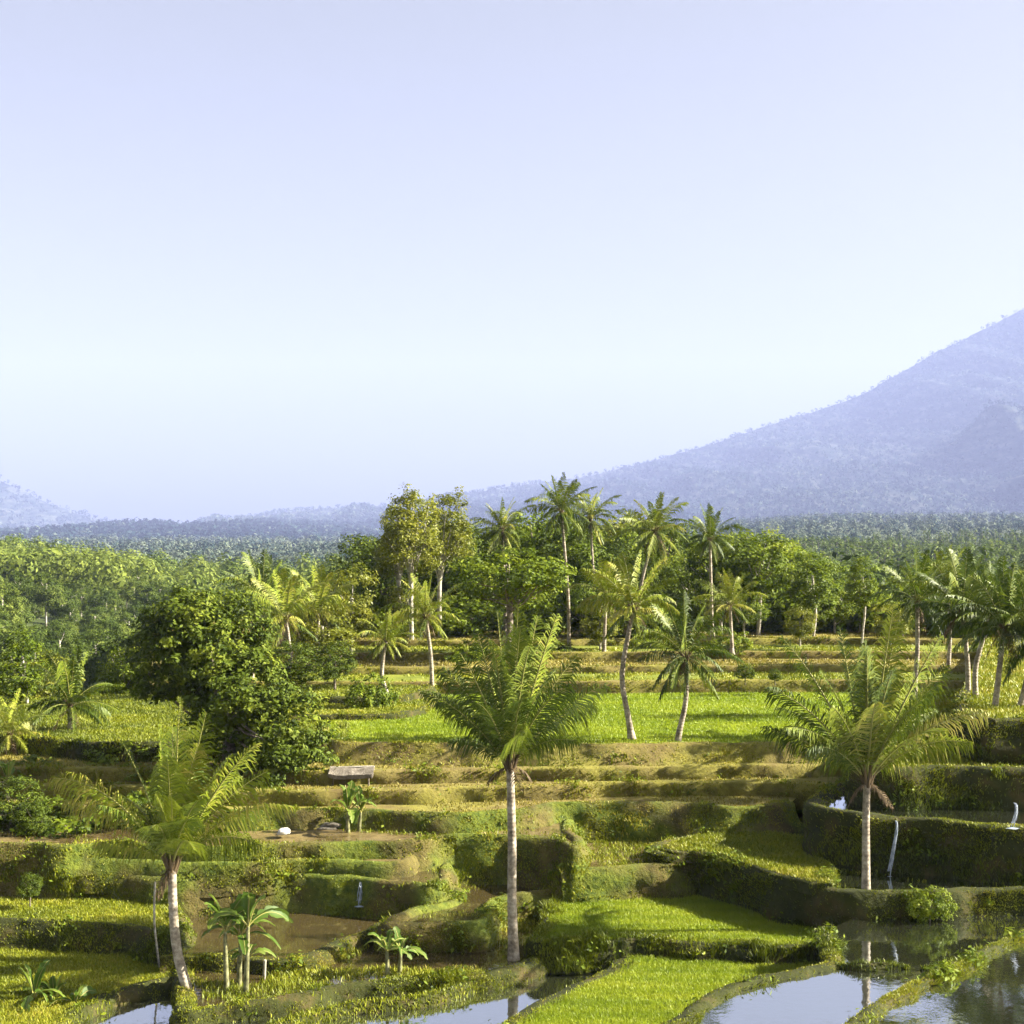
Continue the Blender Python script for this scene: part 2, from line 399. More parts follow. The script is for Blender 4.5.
# bottom right ponds
slab('water', 12.7, [(560, 1180), (650, 1052), (690, 1018), (720, 997), (770, 981), (815, 973), (838, 963), (836, 945), (830, 930)],
     [(860, 915), (1500, 915), (1700, 1180)], 'water', 1.4, .3, .14, dens=1.1, tintb=.62, inner=.5, step=.2)
bund([(832, 967), (860, 970), (885, 969), (911, 969)], 12.7, .2, .2, .7, .3)
bund([(921, 971), (945, 968), (968, 962)], 12.7, .2, .2, .7, .3)
slab('water', 12.1, [(825, 1090), (858, 1032), (892, 1005), (934, 985), (968, 967), (1002, 949), (1042, 929), (1100, 906)],
     [(1400, 906), (1500, 1090)], 'water', .6, .3, .16, dens=2.2, tintb=.68, inner=.4, step=.2, gl=.22)
# bright rice fields
slab('rice_paddy', 13.9, [(470, 1100), (500, 1050), (530, 1015), (575, 992), (615, 972), (632, 952), (640, 938)],
     [(700, 925), (900, 925), (900, 1180), (470, 1180)], 'ricefloor', .45, .3, .06, [('rice', 900, .15, .026, .55, None, .4)], tintb=.6, step=.2)
slab('rice_paddy', 13.4, [(545, 893), (553, 908), (548, 925), (536, 941), (565, 943), (600, 941), (636, 938), (690, 942), (760, 946), (822, 947)],
     [(832, 936), (838, 905), (838, 872), (600, 865), (556, 872)], 'ricefloor', .6, .5, .05, [('rice', 900, .15, .026, .55, None, .4)], dens=1.5, tintb=.5, gl=.4, step=.2)
# mud and tongue in the middle
slab('muddy_paddy', 13.2, [(434, 882), (450, 889), (457, 897), (446, 906), (420, 912), (399, 920), (388, 927), (402, 930), (440, 928), (476, 928), (490, 920), (494, 907), (506, 900), (530, 897), (553, 894)],
     [(590, 875), (590, 855), (434, 855)], 'muddy', 1.1, .25, .2, [('grass', 60, .14, .03, .6, (.5, .52))], step=.2, tintb=.75, dens=1.2, gl=.15, bmat='earthwall', inner=.4)
slab('muddy_paddy', 13.7, [(160, 962), (230, 962), (280, 966), (320, 957), (350, 944), (375, 934), (389, 926)],
     [(402, 905), (440, 892), (440, 872), (160, 872)], 'muddy', .5, .6, .2, dens=1.5, tintb=.75, step=.2, inner=.5, gl=.16)
slab('wet_meadow', 13.95, [(176, 972), (178, 992), (187, 1013), (230, 1010), (280, 1003), (330, 992), (390, 984), (450, 979), (505, 974), (540, 962), (570, 950)],
     [(600, 930), (600, 880), (176, 880), (176, 950)], 'muddy', .5, .4, .14, [('grass', 260, .2, .035, .6, (.55, .46))], dens=1.3, tintb=.6, step=.2)
bund([(250, 1042), (300, 1026), (350, 1013), (420, 1005), (470, 990), (510, 974), (545, 964), (585, 957), (622, 948)], 14.3, .32, .3, 1.2, .6)
# left meadows
slab('meadow', 14.05, [(-300, 1052), (-20, 1045), (50, 1030), (90, 1006), (130, 990), (172, 982), (205, 985)],
     [(300, 960), (300, 880), (-300, 880)], 'meadow', .4, .5, .1, [('grass', 700, .13, .026, .6)], dens=1.3, tintb=.66)
slab('meadow', 13.3, [(-300, 914), (0, 922), (80, 926), (140, 931), (168, 940), (182, 932), (184, 912)],
     [(184, 890), (-300, 890)], 'meadow', .9, .9, .12, [('grass', 600, .13, .026, .58)], dens=1.2, tintb=.6, gl=.2)
slab('flooded_paddy', 12.5, [(-300, 860), (0, 868), (60, 871), (120, 877), (180, 881), (240, 877), (300, 877), (350, 880), (405, 884), (432, 887), (444, 882), (448, 866)],
     [(462, 830), (-300, 830)], 'muddy', 1.3, .5, .12, [('grass', 120, .14, .035, .62, (.5, .5))], dens=1.0, tintb=.66, bmat='earthwall', gl=.16, inner=.3)
slab('muddy_paddy', 12.3, [(556, 872), (580, 870), (640, 867), (690, 863), (725, 850)],
     [(725, 815), (556, 815)], 'wetmud', 1.2, .5, .1, [('grass', 200, .14, .035, .55, (.5, .44))], tintb=.65, dens=.6, bmat='earthwall', gl=.16, inner=.35)
slab('muddy_paddy', 11.5, [(-300, 838), (0, 845), (60, 848), (120, 846), (200, 849), (300, 846), (400, 844), (440, 838), (500, 837), (550, 841), (572, 850), (578, 842), (570, 832), (572, 820)],
     [(600, 790), (-300, 790)], 'wetmud', 2.0, .4, .12, [('grass', 90, .14, .035, .6, (.5, .5))], dens=1.0, tintb=.66, bmat='earthwall', gl=.17, inner=.3)
slab('wet_meadow', 12.0, [(-300, 856), (0, 858), (60, 860), (130, 863), (200, 865), (260, 864), (320, 862), (372, 864), (404, 862), (412, 852)],
     [(412, 830), (-300, 830)], 'wetmud', .8, .5, .1, [('grass', 200, .14, .03, .62, (.5, .46))], dens=1.0, tintb=.7, bmat='earthwall', gl=.16, inner=.25)
slab('muddy_paddy', 10.86, [(-300, 800), (0, 806), (100, 810), (250, 812), (350, 812), (450, 815), (520, 811), (560, 805), (620, 804), (690, 806), (740, 808), (790, 803)],
     [(830, 770), (-300, 770)], 'dirt', 1.7, .6, .1, [('stubble', 90, .12, .035, .5, (.4, .42))], dens=1.1, tintb=.75, gl=.18, bmat='earthwall', inner=.35)
slab('dry_paddy', 10.34, [(-300, 780), (100, 787), (250, 792), (350, 792), (500, 788), (600, 785), (700, 783), (770, 784), (845, 786), (900, 784)],
     [(900, 755), (-300, 755)], 'dirt', .8, .2, .1, [('stubble', 110, .12, .035, .6, (.4, .4))], dens=.45, tintb=.75, bmat='dirt', gl=.2)
slab('dry_paddy', 9.86, [(-300, 764), (100, 770), (330, 773), (450, 771), (600, 769), (800, 766), (900, 765)],
     [(900, 740), (-300, 740)], 'dirt', .8, .2, .1, [('stubble', 110, .12, .035, .7, (.4, .4))], dens=.45, tintb=.75, bmat='dirt', gl=.2)
slab('meadow', 9.12, [(-300, 735), (0, 737), (100, 744), (200, 743), (330, 744), (345, 735), (345, 725)],
     [(345, 695), (-300, 695)], 'meadow', 1.0, .5, .1, [('grass', 330, .15, .032, .42)], dens=1.2, tintb=.5, gl=.34, step=.4)
slab('rice_paddy', 9.07, [(318, 728), (322, 740), (340, 744), (420, 745), (500, 746), (600, 746), (700, 745), (800, 744), (900, 743)],
     [(1000, 690), (318, 690)], 'ricefloor', 1.0, 1.3, .1, [('rice', 330, .15, .035, .5, None, .45)], dens=.9, tintb=.8, gl=.2, step=.4, bmat='dirt')
slab('meadow', 8.8, [(200, 716), (340, 716), (400, 714), (428, 706), (438, 692)], [(438, 680), (200, 680)], 'meadow', .5, .4, .08, [('grass', 260, .13, .035, .6)], tintb=.7, step=.4)
slab('meadow', 8.5, [(200, 697), (380, 698), (425, 691), (442, 680)], [(442, 672), (200, 672)], 'meadow', .5, .4, .08, [('grass', 260, .13, .035, .55)], tintb=.7, step=.4)
for h, py, tr, tn in ((8.35, 682, 'meadow', .65), (7.95, 667, 'dirt', .7), (7.5, 653, 'meadow', .7), (7.1, 640, 'dirt', .6)):
    slab('dry_paddy', h, [(150, py), (400, py + 1), (600, py), (800, py - 1), (1000, py), (1400, py + 1)],
         [(1400, RB), (150, RB)], tr, .8, .3, .08, [('stubble' if tr == 'dirt' else 'grass', 110, .16, .05, .65, (.3, .38))], dens=.6, tintb=.7, step=.6, bmat='dirt')
# terraces climbing on the right
slab('flooded_paddy', 11.9, [(712, 833), (672, 840), (650, 848), (656, 853), (700, 855), (740, 865), (775, 876), (810, 885), (840, 891), (900, 892), (960, 891), (1024, 890), (1400, 884)],
     [(1400, 800), (712, 800)], 'water', 2.0, .12, .08, [('grass', 40, .12, .03, .7, (.7, .58))], dens=1.0, tintb=.66, step=.2, inner=.35, gl=.16)
slab('grass_plot', 11.82, [(700, 836), (672, 843), (668, 850), (700, 853), (745, 864), (790, 877), (826, 885), (829, 868), (815, 858)], [(805, 838), (760, 832)],
     'meadow', .1, .5, .06, [('grass', 500, .2, .035, .68)], tintb=.65, step=.2)
slab('flooded_paddy', 10.1, [(880, 768), (850, 783), (825, 794), (812, 802), (812, 809), (840, 816), (880, 821), (940, 825), (1024, 832), (1400, 850)],
     [(1400, 740), (900, 740)], 'water', 2.1, .1, .18, dens=1.0, tintb=.66, step=.2, inner=.8)
slab('flooded_paddy', 8.65, [(872, 735), (856, 757), (860, 767), (900, 770), (960, 769), (1024, 771), (1400, 780)],
     [(1400, 690), (885, 690)], 'meadow', 1.8, .12, .14, [('grass', 160, .2, .045, .66)], dens=.9, tintb=.66, step=.25)
slab('meadow', 6.95, [(962, 690), (958, 704), (966, 714), (985, 721), (1024, 722), (1400, 726)],
     [(1400, 640), (985, 640)], 'meadow', 2.0, .2, .12, [('grass', 120, .2, .045, .7)], dens=.9, tintb=.66, step=.3)

for k, o in (('grass', 'grass'), ('rice', 'rice_seedlings'), ('stubble', 'dry_stubble')):
    ob = GR[k].build(o, M[k])
    tag(ob, {'grass': 'short yellow green grass growing over the terrace banks', 'rice': 'bright green young rice filling the flat paddies', 'stubble': 'dry brown stubble on the drained terraces'}[k], {'grass': 'grass', 'rice': 'rice', 'stubble': 'stubble'}[k], kind='stuff')

# ================================================================ PALMS
def frond(mb, S, T, arch, wid, n, roll=0., tint=.5, mats=(0, 1), rscale=1., droop=.4, lw=.05):
    S = np.asarray(S, float); T = np.asarray(T, float); D = T - S; L = np.linalg.norm(D)
    C = (S + T) / 2 + np.array([0, 0, arch * L])
    bz = lambda t: (1 - t)[:, None] ** 2 * S + (2 * t * (1 - t))[:, None] * C + (t ** 2)[:, None] * T
    bt = lambda t: (2 * (1 - t))[:, None] * (C - S) + (2 * t)[:, None] * (T - C)
    ts = np.linspace(0, 1, 11)
    tube(mb, bz(ts), L * .0085 * rscale * (1 - .88 * ts), 4, mats[1], .6, cap=False)
    a = D[:2] / (np.linalg.norm(D[:2]) + 1e-6)
    t = np.sort(np.clip(np.linspace(.13, .995, n) + RNG.normal(0, .35 / n, n), .1, 1)); P = bz(t); Tn = bt(t); Tn /= np.linalg.norm(Tn, axis=1)[:, None]
    side = np.tile([-a[1], a[0], 0.], (n, 1)); nr = np.cross(Tn, side)
    rr = roll * (.5 + t)
    sd = side * np.cos(rr)[:, None] + nr * np.sin(rr)[:, None]; nr = np.cross(Tn, sd)
    t_ = t; prof = np.sin(np.pi * (t * .80 + .14)) ** .8
    for s in (1, -1):
        ang = .42 + .45 * t + RNG.normal(0, .13, n) + .12 * np.sin(t * RNG.uniform(8, 20) + RNG.uniform(0, 6))
        d = sd * (s * np.cos(ang))[:, None] + Tn * np.sin(ang)[:, None] + nr * .22
        l = (wid * prof * RNG.uniform(.6, 1.12, n) * (RNG.random(n) > .07))[:, None]
        dz = np.array([0, 0, 1.])
        mid = P + d * l * .5 - dz * l * (.06 + .1 * droop)
        tip = P + d * l * .86 - dz * l * (droop * RNG.uniform(.45, 1.5, (n, 1)))
        w = Tn * lw * .5
        w2 = (w + nr * lw * .2)
        V = np.stack([P - w * .7, P + w * .7, mid + w2, mid - w2, tip], 1).reshape(-1, 3)
        b = np.arange(n)[:, None] * 5
        tn = np.repeat(np.clip(tint + RNG.normal(0, .1, n), 0, 1), 5)
        mb.add(V, b + np.array([[0, 1, 2, 3]]), mats[0], tn)
        mb.Fs.append(b + np.array([[3, 2, 4]]) + mb.n - len(V)); mb.M.append(np.full(n, mats[0]))

def crown_palm(L, nf, n, seed, tint=.5, lw=.07, low=-.5, hi=1.35, wid=.23):
    global RNG
    mb = MB()
    for k in range(nf):
        u = k / (nf - 1)
        e = hi + (low - hi) * u ** .9 + RNG.normal(0, .1); az = k * 2.4 + RNG.normal(0, .25)
        l = L * RNG.uniform(.82, 1.1) * (.8 + .3 * math.sin(math.pi * min(1, u + .25)))
        T = np.array([math.cos(az) * math.cos(e), math.sin(az) * math.cos(e), math.sin(e)]) * l * .93
        frond(mb, (0, 0, 0), T, .08 + .26 * math.cos(e) * RNG.uniform(.6, 1.4), wid * l * RNG.uniform(.9, 1.1), n, RNG.normal(0, .6),
              np.clip(tint + .12 - .35 * u * (RNG.random() < .5) + RNG.normal(0, .1), 0, 1), droop=.5 + .4 * u, lw=lw)
    for k in range(4):   # withered fronds hanging against the trunk
        az = RNG.uniform(0, 6.28); frond(mb, (0, 0, -.1), np.array([math.cos(az) * .35, math.sin(az) * .35, -.62]) * L * RNG.uniform(.6, 1), .28, .4, 16, RNG.normal(0, .5), .4, (2, 2), droop=.8, lw=lw)
    for k in range(9):   # leaf bases and young nuts below the crown
        az = k * .7; p = np.array([math.cos(az), math.sin(az), 0]) * L * .035
        tube(mb, [p * .4 - [0, 0, L * .05], p * 1.5 + [0, 0, L * .03], p * 3 + [0, 0, L * .10]], [L * .018, L * .014, L * .007], 5, 2, .4)
    return mb
PM = [M['palm'], M['rachis'], M['dry']]
CROWNS = []
def trunk_mesh(pts, r0, r1, sides=9, n=26, flare=1.6):
    P = smooth_line(np.asarray(pts, float), np.linalg.norm(np.array(pts[-1]) - np.array(pts[0])) / n)
    t = np.linspace(0, 1, len(P)); r = r0 + (r1 - r0) * t + r0 * (flare - 1) * np.exp(-t * 14)
    r = r * (1 + .025 * (np.arange(len(P)) % 2))
    mb = MB(); tube(mb, P, r, sides, 0, .5); return mb

def px_m(Y): return F / Y
def palm(base_px, base_py, Y, crown_px, crown_py, rad_px, label, crown_idx, bend=0., group='coconut palms', r=.12):
    b = at(base_px, base_py, Y); c = at(crown_px, crown_py, Y)
    e = empty('coconut_palm', b, label, 'palm', group)
    d = c - b
    mid = d * .45 + np.array([bend, 0, 0])
    tm = trunk_mesh([(0, 0, -.3), d * .12 + [bend * .35, 0, 0], mid, d * .8 + [bend * .5, 0, 0], d], r * 1.15, r * .8)
    tm.build('trunk', M['palm_bark'], e, True)
    src = CROWNS[crown_idx % len(CROWNS)]
    if src.get('used'):
        o = src['o'].copy(); COL.objects.link(o)
    else:
        o = src['o']; src['used'] = True; COL.objects.link(o)
    o.parent = e; o.location = d; s = rad_px / px_m(Y) / 3.0
    o.scale = (s, s, s); o.rotation_euler = (RNG.normal(0, .06), RNG.normal(0, .06), RNG.uniform(0, 6.28))
    return e
for k, (tt, lo, hi_, nf) in enumerate([(.5, -1.15, 1.4, 32), (.58, -1.25, 1.3, 30), (.42, -1.0, 1.45, 27), (.68, -.8, 1.4, 22), (.3, -.6, 1.45, 26)]):
    mbx = crown_palm(3.4, nf, 46, k, tt, .06, lo, hi_, .22)
    o = mbx.build('crown', PM); COL.objects.unlink(o); CROWNS.append({'o': o})

# hero palms: every frond its own part; tips given where the photo shows them, with a step towards or away from the eye
def hero(base, Y, crown, tips, label, trunk_via, r, lw=.042, tint=.55, filler=18, seed=0):
    b = at(*base, Y); c = at(*crown, Y); d = c - b
    e = empty('young_coconut_palm', b, label, 'palm', 'young coconut palms in the paddies')
    pts = [(0, 0, -.4)] + [at(x, y, Y) - b for x, y in trunk_via] + [d]
    trunk_mesh(pts, r * 1.1, r * .85, 12, 40, 1.5).build('trunk', M['palm_bark'], e, True)
    L0 = 150 / px_m(Y)
    def one(T, arch, wid, roll, tn, dr, ln=74):
        mb = MB(); a = np.array([T[0] - d[0], T[1] - d[1], 0]); a = a / (np.linalg.norm(a) + 1e-6)
        frond(mb, d + a * r * .5 + [0, 0, -.05], T, arch, wid, ln, roll, tn, droop=dr, lw=lw, rscale=1.25)
        mb.build('frond', PM[:2], e)
    for tx, ty, dy, arch, roll, tn in tips:
        T = at(tx, ty, Y) - b + np.array([0, dy, 0])
        L = np.linalg.norm(T - d)
        one(T, arch + .03, min(.25 * L, 1.25), (roll if arch < .1 else math.copysign(.75, roll + 1e-3)) + RNG.normal(0, .2), tn, .46 + .6 * (1 - (T[2] - d[2]) / L))
    for k in range(filler):
        az = (1 if k % 2 else -1) * 1.57 + RNG.normal(0, .5); el = RNG.uniform(.5, 1.38); l = L0 * RNG.uniform(.75, .98)
        T = d + np.array([math.cos(az) * math.cos(el), math.sin(az) * math.cos(el), math.sin(el)]) * l
        one(T - [0, 0, .25 * l * math.cos(el)], .24, .23 * l, RNG.normal(0, .5), tint + RNG.normal(0, .12), .6)
    mb = MB()   # sheaths, fibre and dead leaf bases around the growing point
    for k in range(14):
        az = k * 2.4; q = np.array([math.cos(az), math.sin(az), 0])
        tube(mb, [d + q * r * .6 - [0, 0, .35 - .02 * k], d + q * r * 1.5 + [0, 0, .05], d + q * r * 2.6 + [0, 0, .5]], [.07, .06, .03], 5, 0, RNG.random())
    mb.build('leaf_sheath', M['dry'], e)
    for k in range(3):
        az = RNG.uniform(0, 6.28); q = np.array([math.cos(az), math.sin(az), 0])
        mb = MB(); frond(mb, d - [0, 0, .15], d + q * RNG.uniform(.5, 1.0) - [0, 0, RNG.uniform(.6, 1.1)], .25, .4, 20, .3, .3, (0, 0), droop=.6, lw=lw)
        tag(mb.build('frond', [M['dry']], e), 'withered brown frond hanging below the crown')
    return e

hero((514, 955), 47.1, (510, 762), [
    (425, 690, -.6, .16, .3, .35), (436, 706, .8, .12, .0, .3), (440, 672, 1.2, .16, -.3, .4), (452, 735, -1.2, .2, .3, .3),
    (478, 632, -.5, .06, .8, .35), (497, 612, .9, .04, .9, .55), (518, 606, -.9, .04, -.9, .6), (538, 618, 1.0, .05, 1.0, .55), (557, 614, -.3, .05, -.5, .65),
    (578, 660, 1.2, .12, .4, .5), (604, 684, -.3, .14, -.3, .4), (596, 708, 1., .2, .3, .6), (577, 738, -1., .25, 0, .45), (462, 650, -1.5, .1, .5, .4)],
    'tall young coconut palm standing alone among the muddy paddies, its trunk straight and spotted', [(512, 900), (512, 840)], .15, .042, .48)
hero((866, 893), 48.6, (867, 778), [
    (764, 686, -.8, .2, .2, .3), (768, 732, .9, .12, 0, .3), (788, 640, 1., .14, .4, .3), (812, 668, -1.3, .2, -.3, .45), (843, 628, .5, .04, .9, .2),
    (858, 640, -1., .03, .8, .4), (890, 608, -.4, .04, -.9, .8), (905, 625, .9, .05, .8, .6), (936, 634, -.6, .06, -.5, .6), (955, 668, 1., .1, .4, .45),
    (982, 712, -.3, .22, -.4, .95), (958, 738, -1.2, .25, .2, .7), (930, 752, .9, .3, 0, .6), (800, 742, -1.6, .25, 0, .4)],
    'young coconut palm on the bank by the waterfall, its trunk mirrored in the pond', [(866, 860), (866, 820)], .14, .042, .58)
hero((196, 1010), 43.9, (172, 862), [
    (60, 775, -.6, .28, .25, .85), (56, 806, .7, .22, .2, .95), (104, 838, -1.0, .18, 0, .8), (110, 745, 1.2, .12, .4, .35), (152, 728, .8, .04, .8, .55),
    (184, 700, -.6, .03, -.9, .75), (200, 716, .9, .04, .8, .6), (258, 742, -.4, .12, -.5, .75), (262, 776, .8, .16, .4, .75), (292, 806, -.2, .28, -.2, .85),
    (268, 838, -1.2, .3, .1, .6), (250, 822, 1.2, .28, 0, .4), (120, 800, 1.4, .2, .2, .4)],
    'young coconut palm with yellow tipped fronds, its white trunk curving at the foot', [(186, 985), (177, 950), (173, 905)], .155, .046, .58)

PALMS = [
 (632, 733, 65, 634, 610, 54, 'leaning coconut palm on the edge of the green field, with a pale curved trunk', 3, -.5),
 (677, 740, 64.5, 686, 658, 58, 'short coconut palm with a slim trunk and dark splayed crown before the green field', 2, .2),
 (569, 668, 100, 561, 512, 36, 'tallest coconut palm above the treeline, its long grey trunk rising clear of the trees', 0, .2),
 (505, 640, 112, 502, 530, 33, 'bushy coconut palm rising right behind the broad round tree', 1, .1),
 (592, 640, 116, 590, 520, 32, 'coconut palm just beside the tallest palm and slightly lower', 1, .2),
 (640, 640, 108, 655, 532, 40, 'big headed coconut palm with a curved trunk right of the two tallest palms', 1, -.5),
 (712, 632, 104, 710, 540, 32, 'coconut palm with a thin white trunk at the back edge of the terraces', 2, 0),
 (432, 690, 84, 426, 618, 40, 'small yellow green coconut palm in front of the tall feathery trees', 3, .1),
 (392, 706, 78, 386, 642, 30, 'stunted coconut palm with a crooked pale trunk left of the yellow green palm', 3, -.4),
 (914, 694, 74, 917, 602, 46, 'coconut palm behind the bank palm, with dry leaves under its crown', 2, .1),
 (968, 704, 66, 962, 612, 56, 'coconut palm with a stout light trunk, first of the grove on the upper bank', 2, .1),
 (976, 706, 64, 990, 618, 50, 'coconut palm leaning right within the grove on the upper bank', 4, -.3),
 (994, 716, 60, 1004, 628, 62, 'coconut palm with a dark slender trunk and a large drooping crown in the grove', 4, 0),
 (1018, 716, 60, 1036, 640, 60, 'coconut palm cut by the photo edge in the grove on the upper bank', 2, 0),
 (948, 668, 92, 946, 585, 38, 'taller coconut palm standing behind the grove on the upper bank', 0, .2),
 (70, 762, 69, 70, 706, 52, 'dark shade-tinted coconut palm on the meadow at the foot of the wooded hill', 4, 0),  # dark crown tint stands in for the large tree's shadow
 (288, 690, 84, 286, 620, 46, 'coconut palm with a white trunk behind the large dark leafed tree', 3, .2),
 (252, 690, 88, 262, 600, 44, 'coconut palm with upright fronds on the far side of the large dark tree', 2, -.2),
 (312, 690, 92, 318, 612, 42, 'yellowish coconut palm next to the white trunked one behind the dark tree', 3, .2),
 (604, 652, 98, 606, 596, 36, 'low coconut palm in the undergrowth at the back of the terraces', 3, 0),
 (732, 650, 96, 730, 606, 34, 'low coconut palm with arched yellow fronds before the round green trees', 3, 0),
 (12, 780, 66, 10, 735, 40, 'short coconut palm with yellow fronds at the photo edge below the hill', 3, .1),
]
PALMS += [
]
for p in PALMS: palm(*p, group='coconut palms along the terraces')

# ================================================================ TREES
def leaves(mb, C, N, s, tint, mat=0):
    n = len(C); N = N / (np.linalg.norm(N, axis=1)[:, None] + 1e-9)
    R = RNG.normal(size=(n, 3)); A = np.cross(N, R); A /= np.linalg.norm(A, axis=1)[:, None] + 1e-9
    B = np.cross(N, A); s = np.broadcast_to(s, (n,))[:, None]
    k = N * s * .15
    V = np.stack([C - A * s, C + B * s * .5 + k, C + A * s, C - B * s * .5 + k], 1).reshape(-1, 3)
    mb.add(V, np.arange(n * 4).reshape(-1, 4), mat, np.repeat(np.clip(tint, 0, 1), 4))
def crown(mb, ells, ncl, nl, s, cr, tint=.5, mat=0, shell=.55, flat=.7):
    E = np.array(ells, float); vol = E[:, 3:].prod(1) ** .67; pick = RNG.choice(len(E), ncl, p=vol / vol.sum())
    d = RNG.normal(size=(ncl, 3)); d /= np.linalg.norm(d, axis=1)[:, None]
    rad = shell + (1.02 - shell) * RNG.random(ncl) ** .6
    C = E[pick, :3] + d * rad[:, None] * E[pick, 3:]
    ct = tint + RNG.normal(0, .16, ncl)
    cs = cr * RNG.uniform(.6, 1.35, ncl)
    idx = np.repeat(np.arange(ncl), nl); n = len(idx)
    e = RNG.normal(size=(n, 3)); e /= np.linalg.norm(e, axis=1)[:, None]
    e *= (RNG.random(n) ** .45)[:, None] * cs[idx][:, None]; e[:, 2] *= flat
    P = C[idx] + e
    Nn = d[idx] * .5 + e / cr * .6 + np.array([0, 0, .55]) + RNG.normal(0, .45, (n, 3))
    leaves(mb, P, Nn, s * RNG.uniform(.6, 1.25, n), ct[idx] + RNG.normal(0, .1, n), mat)
    return C
def limbs(mb, C, base, top, r, k, mat=0):
    top = np.asarray(top, float); base = np.asarray(base, float)
    mid = (base + top) / 2 + np.array([RNG.normal(0, .02), RNG.normal(0, .02), 0]) * np.linalg.norm(top - base)
    tube(mb, smooth_line([base - [0, 0, .3], base + (mid - base) * .4, mid, top], np.linalg.norm(top - base) / 10 + .05), np.linspace(r * 1.2, r * .6, 99)[:1] * 0 + r if False else r * .85, 8, mat)
    for c in C[RNG.choice(len(C), min(k, len(C)), replace=False)]:
        st = base + (top - base) * RNG.uniform(.55, 1.)
        m = (st + c) / 2 - np.array([0, 0, .08]) * np.linalg.norm(c - st)
        tube(mb, smooth_line([st, m, c], np.linalg.norm(c - st) / 6 + .05), r * .22, 5, mat, cap=False)

def tree_protos():
    T = {}
    def mk(key, ells, ncl, nl, s, cr, tint, leafm, barkm, r, top, k):
        a = MB(); C = crown(a, ells, ncl, nl, s, cr, tint)
        b = MB(); limbs(b, C, (0, 0, 0), top, r, k)
        T[key] = (a, b, leafm, barkm)
    mk('round', [(0, 0, 5.6, 2.6, 2.6, 2.2), (1.2, .4, 4.7, 1.8, 1.8, 1.4), (-1.3, -.3, 5, 1.7, 1.7, 1.5)], 150, 44, 0.132, .62, .5, 'mid', 'pale_bark', .15, (0, 0, 5), 14)
    mk('broad', [(0, 0, 5.4, 3, 3, 1.5), (2.2, .3, 5, 1.9, 1.9, 1.2), (-2.2, 0, 5.1, 1.9, 1.9, 1.2), (.6, -1.2, 4.1, 2, 1.8, 1.1)], 187, 44, 0.132, .6, .45, 'mid', 'bark', .2, (0, 0, 4.6), 18)
    mk('feathery', [(-1, 0, 9.5, 1.3, 1.3, 2), (.9, .2, 10.1, 1.2, 1.2, 1.8), (0, .5, 7.6, 1.9, 1.7, 1.5), (1.6, 0, 8, 1.2, 1.2, 1.4)], 187, 47, 0.106, .55, .6, 'light', 'pale_bark', .19, (0, 0, 8.2), 20)
    mk('slender', [(0, 0, 6.5, 1.3, 1.3, 2.6), (.4, .3, 5.2, 1.3, 1.2, 1.6)], 112, 40, 0.119, .5, .5, 'mid', 'pale_bark', .12, (0, 0, 7), 10)
    mk('dark', [(0, 0, 5, 2.6, 2.6, 2.6), (1.4, 0, 3.6, 2, 2, 1.6), (-1.5, .2, 3.8, 2, 2, 1.7)], 187, 44, 0.132, .6, .4, 'mango', 'bark', .2, (0, 0, 4.5), 12)
    mk('pale', [(0, 0, 4.6, 1.9, 1.9, 2), (.8, 0, 3.2, 1.5, 1.5, 1.3), (-.8, .2, 3.1, 1.5, 1.5, 1.3)], 137, 40, 0.125, .55, .6, 'light', 'pale_bark', .14, (0, 0, 4.4), 12)
    mk('bush', [(0, 0, 1.2, 1.6, 1.4, 1.1), (.9, 0, .8, 1, 1, .8), (-.9, .2, .8, 1.1, 1, .8)], 87, 40, 0.112, .4, .5, 'mid', 'bark', .08, (0, 0, 1), 8)
    return T
PROTO = tree_protos(); PDATA = {}
def tree(kind, base, height, label, cat='tree', group=None, name=None, width=1.):
    e = empty(name or {'bush': 'bush'}.get(kind, 'broadleaf_tree'), base, label, cat, group)
    nat = {'round': 7.9, 'broad': 7., 'feathery': 11.9, 'slender': 9.2, 'dark': 7.7, 'pale': 6.7, 'bush': 2.4}[kind]
    s = height / nat; e.scale = (s * width, s * width, s); e.rotation_euler = (0, 0, RNG.uniform(0, 6.28))
    if kind not in PDATA:
        a, b, lm, bm = PROTO[kind]
        PDATA[kind] = (b.build('trunk', M[bm], e, True), a.build('crown', M[lm], e))
    else:
        for p in PDATA[kind]:
            o = p.copy(); COL.objects.link(o); o.parent = e
    return e
def tree_at(kind, px, top_py, base_py, Y, label, **kw):
    b = at(px, base_py, Y); return tree(kind, b, (base_py - top_py) / px_m(Y), label, **kw)

WP = np.concatenate(WEED); WP = WP[WP[:, 1] < 70]
idx = np.repeat(np.arange(len(WP)), 5); mb = MB(); e = RNG.normal(size=(len(idx), 3)) * [.13, .13, .09]
leaves(mb, WP[idx] + e + [0, 0, .10], e * 4 + [0, 0, .8] + RNG.normal(0, .4, e.shape), .07 * RNG.uniform(.6, 1.6, len(idx)), .45 + RNG.normal(0, .18, len(WP))[idx])
tag(mb.build('undergrowth', M['mid']), 'leafy weeds growing in patches over the terrace banks', 'weeds', kind='stuff')

